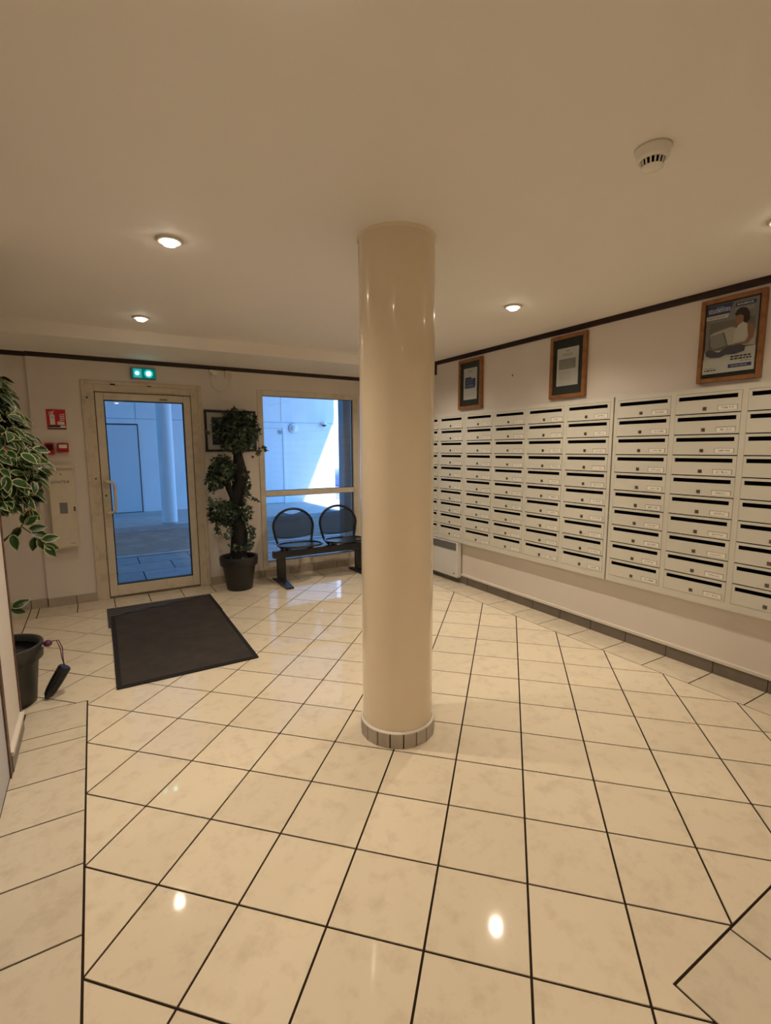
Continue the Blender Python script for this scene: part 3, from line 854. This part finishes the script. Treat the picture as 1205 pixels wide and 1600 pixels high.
# ------------------------------------------------------------------ ivy topiary
def ivy_leaf(mb, c, d, up, s, rnd):
    d = d.normalized(); up = (up - d*up.dot(d)).normalized(); w = d.cross(up)
    pts = [(0, 0), (.15, .42), (.45, .50), (.42, .22), (1.0, 0), (.42, -.22), (.45, -.50), (.15, -.42)]
    cen = c + d*(.35*s) + up*(.06*s)
    vs_ = [cen] + [c + d*(a*s) + w*(b*s) + up*(-.10*s*abs(b)) for a, b in pts]
    mb.cur = rnd.choice([0, 0, 0, 1])
    mb.add(vs_, [(0, k, k % 8+1) for k in range(1, 9)])
    mb.cur = 0
M['ivy'] = mat('ivy_leaf_green', (.024, .046, .022), .42, var=(60, (.014, .030, .016), .4, .6))
M['ivy2'] = mat('ivy_leaf_pale', (.06, .09, .045), .4)
M['bark'] = mat('black_bark', (.012, .010, .009), .85, bump=(50, .8))
def clump(parent, blobs, n, seed, vines=()):
    rnd = random.Random(seed); mb = MB()
    tot = sum(b[1][0]*b[1][2] for b in blobs)
    for c, r in blobs:
        for k in range(int(n*r[0]*r[2]/tot)):
            v = Vector((rnd.gauss(0, 1), rnd.gauss(0, 1), rnd.gauss(0, 1))).normalized()
            q_ = rnd.uniform(.72, 1.08)
            p = Vector((c[0]+v.x*r[0]*q_, c[1]+v.y*r[1]*q_, c[2]+v.z*r[2]*q_))
            d = Vector((rnd.uniform(-1, 1), rnd.uniform(-1, 1), rnd.uniform(-1.1, .3)))+v*.5
            ivy_leaf(mb, p, d, v+Vector((0, 0, .5)), rnd.uniform(.10, .19), rnd)
    for pts, cnt in vines:
        for k in range(cnt):
            tt = rnd.random()*(len(pts)-1); i = int(tt); fr_ = tt-i
            p = Vector(pts[i]).lerp(Vector(pts[min(i+1, len(pts)-1)]), fr_) + Vector((rnd.uniform(-.08, .08), rnd.uniform(-.10, .02), rnd.uniform(-.06, .06)))
            ivy_leaf(mb, p, Vector((rnd.uniform(-1, 1), rnd.uniform(-1, .2), rnd.uniform(-1, .2))), Vector((rnd.uniform(-.5, .5), -1, .6)), rnd.uniform(.10, .19), rnd)
    return mb.build('foliage', [M['ivy'], M['ivy2']], parent, kind='stuff')
tx, ty = .29, 10.66
t = thing('ivy_topiary', (tx, ty, 0), 'artificial ivy topiary with a black trunk in a dark pot beside the window', 'plant')
def pot(cx_, cy_, parent, m, rim=.65, base=.43, hh=1.16, fill='soil'):
    MB().lathe((cx_, cy_, 0), [(base-.03, 0), (base, .02), (rim-.10, hh-.32), (rim-.085, hh-.30), (rim-.02, hh-.29), (rim, hh-.02), (rim-.01, hh), (rim-.05, hh), (rim-.075, hh-.03), (rim-.10, hh-.12)], 56, cap=False).build('pot', m, parent)
    MB().lathe((cx_, cy_, hh-.16), [(.002, .05), (.25, .04), (rim-.11, .0), (rim-.11, -.03), (.01, -.03)], 40, cap=False).build(fill, M[fill], parent)
pot(tx, ty, t, M['potblack'])
trk = MB()
trk.tube([(tx-.02, ty, .95), (tx+.0, ty, 1.3), (tx+.06, ty, 1.9), (tx-.02, ty, 2.4), (tx-.02, ty+.02, 2.9), (tx+.08, ty, 3.4), (tx+.2, ty, 3.9), (tx+.14, ty, 4.4), (tx+.10, ty, 4.9), (tx+.14, ty, 5.3)], [.30, .28, .28, .26, .22, .24, .24, .18, .12, .08], 14)
trk.build('trunk', M['bark'], t)
MB().tube([(tx-.06, ty, 3.1), (tx-.25, ty-.05, 3.55), (tx-.30, ty-.05, 3.9), (tx-.15, ty, 4.2)], [.12, .11, .09, .05], 10).build('trunk_branch', M['bark'], t)
clump(t, [((.42, ty, 5.46), (.70, .62, .68)), ((.42, ty, 5.46), (.5, .45, .48))], 1700, 1, [([(-.05, ty-.4, 5.35), (-.5, ty-.45, 5.40), (-.82, ty-.5, 5.36)], 9), ([(.75, ty-.4, 4.95), (.95, ty-.4, 4.7), (.80, ty-.4, 4.55)], 10), ([(1.0, ty-.3, 5.0), (1.25, ty-.3, 4.85)], 5)])
clump(t, [((-.12, ty-.05, 4.15), (.40, .42, .46)), ((-.40, ty-.05, 3.85), (.24, .3, .38)), ((-.05, ty-.1, 4.1), (.25, .3, .35))], 800, 2, [([(-.5, ty-.3, 3.7), (-.6, ty-.3, 3.3), (-.55, ty-.3, 3.0)], 16)])
clump(t, [((-.15, ty-.05, 2.72), (.50, .45, .42)), ((.45, ty-.05, 2.70), (.28, .4, .36)), ((-.05, ty-.1, 2.7), (.35, .3, .3))], 900, 3, [([(-.45, ty-.35, 2.3), (-.45, ty-.35, 1.95)], 8), ([(-.1, ty-.4, 2.3), (-.15, ty-.42, 1.8)], 10)])
clump(t, [((tx, ty, 1.12), (.42, .42, .06))], 60, 4, [([(.60, ty-.2, 4.3), (.66, ty-.25, 3.6), (.55, ty-.25, 3.2)], 40), ([(.55, ty-.25, 2.4), (.70, ty-.25, 1.9), (.55, ty-.28, 1.4)], 46), ([(.0, ty-.3, 1.6), (.3, ty-.32, 1.45), (.6, ty-.3, 1.55)], 26), ([(.7, ty-.3, 3.15), (.95, ty-.35, 3.15)], 4)])

# ------------------------------------------------------------------ beam seating
t = thing('beam_seat', (3.25, 10.5, 0), 'black two-seat waiting bench on a beam in front of the window', 'bench')
bx('beam', M['blackmetal'], t, 1.46, 5.12, 10.37, 10.62, .95, 1.20, bevel=.015)
for fx in (1.76, 4.92):
    lg = bx('leg', M['blackmetal'], t, fx-.16, fx+.14, 10.42, 10.60, .06, .96, bevel=.015)
    fo = MB()
    xs_ = fx-.02
    fo.add([(xs_-.13, 9.58, .015), (xs_+.13, 9.58, .015), (xs_+.13, 11.15, .015), (xs_-.13, 11.15, .015), (xs_-.13, 9.58, .06), (xs_+.13, 9.58, .06), (xs_+.13, 10.25, .15), (xs_-.13, 10.25, .15), (xs_+.13, 10.75, .15), (xs_-.13, 10.75, .15), (xs_+.13, 11.15, .06), (xs_-.13, 11.15, .06)],
           [(3, 2, 1, 0), (0, 1, 5, 4), (4, 5, 6, 7), (7, 6, 8, 9), (9, 8, 10, 11), (2, 3, 11, 10), (1, 2, 10, 8, 6, 5), (0, 4, 7, 9, 11, 3)])
    fo.build('foot', M['blackmetal'], lg)
    for fy in (9.64, 11.08): MB().lathe((xs_, fy, 0), [(.05, 0), (.05, .02)], 14).build('glide', M['rubber'], lg)
def seat(xc, w):
    hw = w/2
    # seat pan: rounded trapezoid, slightly dished, with a rolled tube rim
    n = 40; rim = []
    for k in range(n):
        a = 2*math.pi*k/n
        ex = 2.6
        ca, sa = math.cos(a), math.sin(a)
        x_ = math.copysign(abs(ca)**(2/ex), ca)*hw*.98
        y_ = 10.42 + math.copysign(abs(sa)**(2/ex), sa)*.62
        rim.append((xc+x_*(1-.05*(y_-10.42)), y_, 1.37+.03*(10.42-y_)))
    s_ = MB().tube(rim, .035, 8, closed=True).build('seat_rim', M['blackmetal'], t)
    pan = MB(); R_ = 6
    vs_ = [(xc, 10.42, 1.315)]
    for j in range(1, R_+1):
        q_ = j/R_
        for p in rim: vs_.append((xc+(p[0]-xc)*q_, 10.42+(p[1]-10.42)*q_, 1.315+(p[2]-1.315)*q_**2))
    fs = [(0, 1+k, 1+(k+1) % n) for k in range(n)]
    for j in range(R_-1):
        fs += [(1+j*n+k, 1+(j+1)*n+k, 1+(j+1)*n+(k+1) % n, 1+j*n+(k+1) % n) for k in range(n)]
    pan.add(vs_, fs, True).build('seat', M['seatmesh'], t)
    # back: bent tube arch
    def arch(a, rx=hw*.97, z0=1.95, rz=.66, yy=11.02):
        return Vector((xc+rx*math.cos(a), yy+.10*math.sin(a), z0+rz*math.sin(a)))
    pts = [Vector((xc+hw*.72, 10.62, 1.20)), Vector((xc+hw*.80, 10.92, 1.33)), Vector((xc+hw*.90, 10.99, 1.62))] + [arch(math.pi*k/24) for k in range(25)]
    pts += [Vector((xc-hw*.90, 10.99, 1.62)), Vector((xc-hw*.80, 10.92, 1.33)), Vector((xc-hw*.72, 10.62, 1.20))]
    MB().tube(pts, .045, 10).build('back_frame', M['blackmetal'], t)
    bkm = MB(); cols = 24; rows = 6
    vs_ = []
    for i in range(cols+1):
        u_ = -1+2*i/cols
        top = 1.95+.66*math.sqrt(max(0, 1-u_*u_))
        # hand-hold cut-out under the top of the arch
        cut = max(0, 1-(u_/.42)**2)*.13+.07 if abs(u_) < .42 else .0
        top -= cut
        bot = 1.52+.10*u_*u_
        xw = hw*.95*u_
        if abs(u_) > .97: xw = hw*.93*u_
        for j in range(rows+1):
            z_ = bot+(max(top, bot+.02)-bot)*j/rows
            vs_.append((xc+xw, 11.02+.10*max(0, (z_-1.95)/.66)+.05*(1-u_*u_), z_))
    fs = [(i*(rows+1)+j, (i+1)*(rows+1)+j, (i+1)*(rows+1)+j+1, i*(rows+1)+j+1) for i in range(cols) for j in range(rows)]
    bkm.add(vs_, fs, True).build('backrest', M['seatmesh'], t)
    low = [(xc+hw*.95*u_/10, 11.02+.05*(1-(u_/10)**2), 1.52+.10*(u_/10)**2) for u_ in range(-10, 11)]
    MB().tube(low, .02, 8).build('back_hem', M['blackmetal'], t)
    for sx_ in (-.55, .55): bx('bracket', M['blackmetal'], t, xc+sx_*hw-.05, xc+sx_*hw+.05, 10.30, 10.70, 1.19, 1.33)
seat(2.44, 1.60)
seat(4.28, 1.60)

# ------------------------------------------------------------------ potted ficus at the left edge
fx, fy = -5.55, 5.02
t = thing('potted_ficus', (fx, fy, 0), 'potted ficus with cream-edged green leaves at the left edge', 'plant')
M['plastic_lining'] = mat('black_plastic_film', (.010, .010, .011), .18, bump=(22, 1.0), var=(8, (.016, .016, .018), .4, .6))
pot(fx, fy, t, M['potgrey'], .655, .47, 1.17, 'plastic_lining')
M['leafg'] = mat('ficus_leaf_green', (.020, .055, .012), .4, spec=.3, objvar=.5)
M['leafc'] = mat('ficus_leaf_cream_edge', (.36, .38, .20), .45, spec=.3, objvar=.25)
M['twig'] = mat('ficus_twig', (.10, .065, .04), .8)
MB().tube([(fx, fy, 1.0), (fx+.05, fy+.02, 2.0), (fx-.05, fy, 3.2), (fx+.03, fy, 4.4), (fx, fy, 5.6), (fx, fy, 6.3)], [.11, .10, .09, .075, .05, .02], 12).build('trunk', M['twig'], t)
def leaf_mesh(bend):
    mb = MB()
    prof_ = [(.0, .0), (.14, .17), (.35, .26), (.6, .24), (.82, .13), (1.0, 0)]
    def P_(a, b): return Vector((a, b, -bend*a*a + .28*abs(b)))
    inn = .80
    mid = [P_(a, 0) for a, _ in prof_]
    for sg in (1, -1):
        ed = [P_(a, b*sg) for a, b in prof_]
        ie = [P_(.06+a*.88, b*sg*inn) for a, b in prof_]
        im = [P_(.06+a*.88, 0) for a, b in prof_]
        b0 = len(mb.v)
        mb.cur = 0
        for i in range(5):
            q4 = [im[i], im[i+1], ie[i+1], ie[i]]
            mb.add(q4 if sg > 0 else q4[::-1], [(0, 1, 2, 3)])
        mb.cur = 1
        for i in range(5):
            q4 = [ie[i], ie[i+1], ed[i+1], ed[i]]
            mb.add(q4 if sg > 0 else q4[::-1], [(0, 1, 2, 3)])
        mb.add([mid[0], ie[0], ed[0]], [(0, 1, 2)])
    me = mb.mesh('leaf', Vector((0, 0, 0)))
    me.materials.append(M['leafg']); me.materials.append(M['leafc'])
    return me
leaf_me = [leaf_mesh(b) for b in (.05, .22, .4)]
rnd = random.Random(11)
prof_r = [(3.78, .40), (3.95, .70), (4.2, .86), (4.6, .90), (5.0, .88), (5.25, .70), (5.6, .55), (6.1, .42), (6.4, .2)]
def crown_r(z):
    for (a, ra), (b, rb) in zip(prof_r, prof_r[1:]):
        if a <= z <= b: return ra+(rb-ra)*(z-a)/(b-a)
    return .1
def leaf_xf(p, d, nrm, s):
    d = d.normalized(); nrm = (nrm-d*nrm.dot(d)).normalized(); w = nrm.cross(d)
    m4 = Matrix(((d.x, w.x, nrm.x), (d.y, w.y, nrm.y), (d.z, w.z, nrm.z)))
    return m4, s
def put_leaf(p, d, nrm, s, me=None):
    o = inst('leaf', me or rnd.choice(leaf_me), p, t)
    m4, _ = leaf_xf(p, d, nrm, s)
    o.rotation_euler = m4.to_euler(); o.scale = (s, s, s)
    return o
hidden = MB()
count = 0
base_leaf = [[v.co/T for v in m_.vertices] for m_ in leaf_me]
base_poly = [[(list(p.vertices), p.material_index) for p in m_.polygons] for m_ in leaf_me]
def stuff_leaf(p, d, nrm, s):
    k = rnd.randrange(3)
    m4, _ = leaf_xf(p, d, nrm, s)
    b0 = len(hidden.v)
    hidden.v += [p + m4 @ (v*s) for v in base_leaf[k]]
    for vi, mi in base_poly[k]:
        hidden.f.append([b0+i for i in vi]); hidden.m.append(mi); hidden.sm.append(False)
for k in range(1100):
    z = rnd.uniform(3.8, 6.4)
    if rnd.random() > crown_r(z)/.9+.1: continue
    a = rnd.uniform(0, 2*math.pi)
    rr_ = crown_r(z)*(rnd.uniform(.55, 1.0))
    p = Vector((fx+rr_*math.cos(a), fy+rr_*math.sin(a), z))
    if p.y < YLE+.32 and p.x < XL+.12: continue
    out = Vector((math.cos(a), math.sin(a), 0))
    d = out*rnd.uniform(.2, 1.0) + Vector((rnd.uniform(-.6, .6), rnd.uniform(-.6, .6), rnd.uniform(-1.0, -.05)))
    nrm = out*1.1 + Vector((rnd.uniform(-.4, .4), rnd.uniform(-1.0, .2), .7))
    s = rnd.uniform(.21, .33)
    visible = p.x > -5.42 and (p.y < 5.3 or p.x > -4.8)
    if visible and count < 270:
        put_leaf(p, d, nrm, s); count += 1
    else:
        stuff_leaf(p, d, nrm, s)
# extra leaves on the side facing the room
for k in range(60):
    z = rnd.uniform(3.95, 5.3)
    a = rnd.uniform(-1.5, .35)
    rr_ = crown_r(z)*rnd.uniform(.85, 1.03)
    p = Vector((fx+rr_*math.cos(a), fy+rr_*math.sin(a), z))
    out = Vector((math.cos(a), math.sin(a), 0))
    d = out*rnd.uniform(.2, .9) + Vector((rnd.uniform(-.5, .5), rnd.uniform(-.5, .5), rnd.uniform(-1.0, -.2)))
    if count < 296: put_leaf(p, d, out*.9+Vector((0, -.6, .7)), rnd.uniform(.23, .33)); count += 1
# hanging spray below the crown
tw = MB()
tw.tube([(fx+.02, fy, 3.0), (fx+.30, fy-.15, 3.25), (-5.05, 4.92, 3.42), (-4.85, 4.90, 3.22), (-4.72, 4.88, 3.05)], [.025, .02, .016, .012, .008], 8)
tw.tube([(-5.05, 4.92, 3.42), (-4.95, 4.9, 3.6), (-4.86, 4.9, 3.75)], [.012, .01, .007], 8)
for k in range(7):
    a = -1.6+k*.55
    tw.tube([(fx, fy, 4.0+.25*k), (fx+.45*math.cos(a), fy+.45*math.sin(a), 4.2+.25*k), (fx+.8*math.cos(a), fy+.8*math.sin(a), 4.15+.22*k)], [.03, .022, .01], 8)
tw.build('twigs', M['twig'], t)
spray = [((-5.05, 4.90, 3.42), (-.3, 0, -.4)), ((-5.02, 4.90, 3.45), (.1, 0, .5)), ((-5.0, 4.90, 3.44), (.6, -.1, .45)), ((-4.95, 4.90, 3.36), (.9, 0, .1)), ((-4.92, 4.88, 3.30), (.9, 0, -.25)),
         ((-4.86, 4.88, 3.22), (-.2, 0, -.9)), ((-4.82, 4.88, 3.18), (.35, 0, -.8)), ((-4.78, 4.88, 3.14), (.9, 0, .15)), ((-4.74, 4.88, 3.06), (.8, 0, -.35)), ((-4.72, 4.88, 3.05), (.5, 0, -.8)),
         ((-4.90, 4.90, 3.72), (.5, 0, -.7)), ((-4.88, 4.90, 3.74), (-.3, 0, -.8)), ((-5.32, 4.85, 1.93), (.9, 0, .35)), ((-5.34, 4.85, 1.90), (.9, -.1, -.35)), ((-5.2, 4.86, 3.3), (.2, -.3, -.8))]
for p, d in spray: put_leaf(Vector(p), Vector(d), Vector((rnd.uniform(-.2, .2), -1, .3)), rnd.uniform(.27, .33))
MB().tube([(fx+.03, fy, 1.6), (-5.45, 4.9, 1.85), (-5.32, 4.85, 1.92)], .012, 8).build('twigs', M['twig'], t)
hidden.build('foliage', [M['leafg'], M['leafc']], t, kind='stuff')
pet = MB()
for k in range(5):
    a = 2*math.pi*k/5
    pet.sphere((-5.165+.05*math.cos(a), 4.35, 4.85+.06*math.sin(a)), .05, .03, .06, 10, 6)
pet.build('pink_flower', mat('pink_petal', (.55, .10, .22), .5), t, label='pink silk flower among the leaves')

# ------------------------------------------------------------------ folded umbrella hanging by its strap on the pot
t = thing('folded_umbrella', (-4.9, 4.86, 0), 'small black folded umbrella with a purple handle and strap leaning by the pot', 'umbrella')
A = Vector((-4.90, 4.86, .075)); B = Vector((-4.58, 4.88, .60))
ax = (B-A).normalized()
um = MB(); um.tube([A, A+ax*.03, A+ax*.12, A.lerp(B, .5), B-ax*.02, B], [.062, .082, .10, .112, .115, .10], 14)
um.build('sleeve', mat('black_umbrella_cloth', (.008, .008, .010), .45, var=(30, (.03, .035, .05), .55, .62)), t)
MB().tube([A-ax*.055, A-ax*.02, A+ax*.01], [.03, .05, .055], 12).build('tip_cap', M['potblack'], t)
fo = MB()
sd = ax.cross(Vector((0, 1, 0))).normalized()
for k in range(5):
    a0 = B - ax*(.5-.02*k) + sd*(.03*(k-2)) + Vector((0, -.095+.012*abs(k-2), 0)); b0 = B + sd*(.035*(k-2)) + Vector((0, -.092+.012*abs(k-2), 0))
    fo.tube([a0, a0.lerp(b0, .5)+Vector((0, -.012, 0)), b0], .018, 6)
fo.build('cloth_folds', M['blackmetal'], t)
K = Vector((-4.82, 4.86, 1.13))
MB().sphere(K, .075, .075, .065, 16, 10).build('handle', mat('purple_handle', (.085, .015, .055), .35), t)
MB().tube([(-5.0, 4.92, 1.03), (-4.93, 4.89, 1.08), K], .022, 10).build('shaft', M['plwhite'], t)
st = MB()
for off in (0, .035):
    st.tube([K+Vector((.05, 0, .03)), K+Vector((.14+off, 0, .03)), K+Vector((.19+off, 0, -.14)), K+Vector((.20+off*.6, .0, -.32)), B+Vector((-.01, 0, .01))], .009, 6)
st.build('strap', mat('purple_strap', (.12, .03, .06), .6), t)

# ================================================================== outside
EXT = {}
EXT['wall'] = mat('white_render', (.80, .80, .80), .8, var=(1.5, (.74, .74, .75), .4, .7))
EXT['ceil'] = mat('white_soffit', (.76, .76, .77), .8)
EXT['pave'] = mat('grey_paver', (.34, .34, .34), .8, var=(6, (.27, .27, .28), .4, .7), objvar=.1)
EXT['road'] = mat('dark_asphalt', (.22, .18, .15), .9, var=(4, (.32, .27, .23), .45, .7), bump=(150, .4))
EXT['kerb'] = mat('concrete_kerb', (.45, .45, .44), .85, var=(6, (.36, .36, .36), .4, .7))
EXT['door'] = mat('grey_steel_door', (.60, .64, .66), .5)
EXT['doorw'] = mat('white_steel_door', (.74, .75, .76), .5)
EXT['post'] = mat('blue_grey_post', (.30, .31, .33), .5)
EXT['joint'] = mat('wall_joint', (.55, .55, .56), .8)
EXT['npost'] = mat('pale_grey_post', (.42, .42, .43), .5)
gr = MB().box(-40, 90, 12.08, 120, -.6, -.06)
struct('road', gr, EXT['road'], 'asphalt roadway of the covered passage outside')
pv = MB().box(-16, 15, 12.08, 18.3, -.1, -.045).build('pavement', M['grout'], label='grey paved strip outside the entrance door', kind='structure')
for i in range(-5, 7):
    for j in range(4):
        x0 = -1.2+i*2.1+(.9 if j % 2 else 0); y0_ = 12.1+j*1.55
        bx('paver', EXT['pave'], pv, x0+.02, x0+2.08, y0_+.02, y0_+1.53, -.06, -.015)
struct('kerb_strip', MB().box(-40, 60, 18.3, 18.62, -.1, .02), EXT['kerb'], 'concrete edging between the paving and the roadway')
struct('sidewalk', MB().box(-40, 17, 26.2, 34.1, -.1, .25), EXT['kerb'], 'raised concrete walkway along the opposite white wall')
struct('wall_opposite', MB().box(-40, 14.88, 34, 34.6, -.1, 12.2), EXT['wall'], 'white rendered wall on the far side of the covered passage')
struct('ceiling_passage', MB().box(-40, 16.85, 12.08, 34.6, 12, 12.7), EXT['ceil'], 'unseen white roof over the passage, its end placed for the sun shadow')  # roof is out of view; its end is set to shape the sun's shadow
fw = MB().box(-40, 16.85, 12.078, 12.6, 8.0, 12.7).box(-40, XA-TH, 12.078, 12.6, -.1, 8.0).box(XR+TH, 16.85, 12.078, 12.6, -.1, 8.0)
struct('wall_sun_block', fw, EXT['wall'], 'unseen white outer wall added around the entrance to keep sun out of the passage')  # unseen wall, added to stop sun leaking in under the passage roof
cb = MB().box(-40, 14.85, 33.97, 34.0, 7.03, 7.10).box(9.98, 10.03, 33.98, 34.0, 7.10, 12).box(-.95, -.90, 33.97, 34.0, 7.10, 12)
struct('trim_6', cb, EXT['joint'], 'thin panel joints across the opposite white wall')
d2 = thing('door_2', (-1.9, 34, .25), 'grey steel door in the opposite wall seen through the entrance door', kind='structure')
bx('door_frame', M['gasket'], d2, -3.02, -.84, 33.93, 34.0, .25, 6.70)
bx('door_leaf', EXT['door'], d2, -2.94, -.92, 33.88, 33.93, .3, 6.60)
d3 = thing('door_3', (9.0, 34, .25), 'white steel door in the opposite wall seen through the window', kind='structure')
f = MB(); rect_frame(f, 7.9, 10.22, .25, 6.75, .17, 33.86, 34.0, 0); f.build('door_frame', EXT['doorw'], d3)
bx('door_leaf', EXT['doorw'], d3, 8.09, 10.03, 33.90, 34.0, .3, 6.56)
bx('door_closer', EXT['post'], d3, 9.7, 9.98, 33.8, 33.9, 6.1, 6.4)
t = thing('passage_column', (.06, 26.6, .25), 'white round column on the walkway outside the entrance door', 'column')
MB().lathe((.06, 26.6, .25), [(.44, .12), (.44, 11.75)], 48).build('shaft', EXT['wall'], t)
MB().lathe((.06, 26.6, .25), [(.46, 0), (.46, .12)], 48).build('base_ring', EXT['kerb'], t)
t = thing('bulkhead_lamp', (11.03, 34, 6.3), 'round white bulkhead lamp on the opposite wall', 'lamp')
MB().lathe((11.03, 34, 6.58), [(.40, 0), (.40, .10), (.33, .14)], 32, 'y').build('rim', EXT['wall'], t)
MB().lathe((11.03, 33.88, 6.58), [(.30, 0), (.26, .14), (.15, .22), (.002, .25)], 32, 'y').build('dome', M['radwhite'], t)
MB().lathe((11.03, 33.995, 6.58), [(.43, 0), (.43, .03)], 32, 'y').build('gasket_ring', EXT['post'], t)
t = thing('security_camera', (13.8, 34, 6.9), 'small white dome camera on the opposite white wall', 'camera')
MB().lathe((13.8, 33.75, 7.15), [(.16, 0), (.24, -.06), (.24, -.22)], 24).build('housing', EXT['wall'], t)
MB().sphere((13.8, 33.75, 6.93), .2, .2, .16, 16, 10).build('dome', M['gasket'], t)
bx('wall_arm', EXT['wall'], t, 13.74, 13.86, 33.75, 34.0, 7.0, 7.08)
t = thing('passage_post', (5.75, 12.95, 0), 'square blue-grey post just outside the window', 'post')
bx('post_shaft', EXT['npost'], t, 5.39, 5.68, 12.7, 13.2, -.05, 12)
bx('post_flange', EXT['npost'], t, 5.70, 6.45, 12.74, 13.2, -.05, 12)
# far things at the bright end of the passage
fb = thing('pale_building', (35, 75, 0), 'pale overexposed building at the bright end of the passage', 'building')
bx('wall', EXT['wall'], fb, 5, 70, 75, 80, -.06, 30)
for k in range(8):
    wdw = bx('window', EXT['post'], fb, 9+k*7, 12+k*7, 74.9, 75.05, 6, 12)
t = thing('parked_car', (22.4, 45, 0), 'blue parked car glimpsed at the right side of the window', 'car')
cb_ = mat('blue_car_paint', (.02, .10, .42), .3, coat=.5)
side = [(19.9, .55), (19.95, 1.9), (20.4, 2.35), (22.6, 2.75), (24.2, 4.2), (28.5, 4.35), (31.0, 2.9), (32.6, 2.6), (32.8, .6)]
car = MB(); n = len(side)
vs_ = [(x, 42.4, z) for x, z in side] + [(x, 47.2, z) for x, z in side]
car.add(vs_, [tuple(range(n))[::-1], tuple(range(n, 2*n))] + [(i, (i+1) % n, (i+1) % n+n, i+n) for i in range(n)])
car.build('body', cb_, t, bevel=.2)
gw = MB().add([(23.2, 42.37, 2.85), (24.4, 42.37, 3.95), (28.2, 42.37, 4.05), (29.9, 42.37, 2.95)], [(0, 3, 2, 1)])
gw.build('side_window', M['gasket'], t)
ws = MB().add([(22.68, 42.8, 2.86), (22.68, 46.8, 2.86), (24.12, 46.6, 4.16), (24.12, 43.0, 4.16)], [(0, 1, 2, 3), (3, 2, 1, 0)])
ws.build('windscreen', M['gasket'], t)
for wx in (21.7, 30.6):
    MB().lathe((wx, 42.6, 1.0), [(1.0, 0), (1.05, .1), (1.05, .6), (1.0, .7)], 28, 'y').build('wheel', M['rubber'], t)
    MB().lathe((wx, 42.6, 1.0), [(.6, .71), (.3, .75)], 20, 'y').build('hub', M['grey'], t)
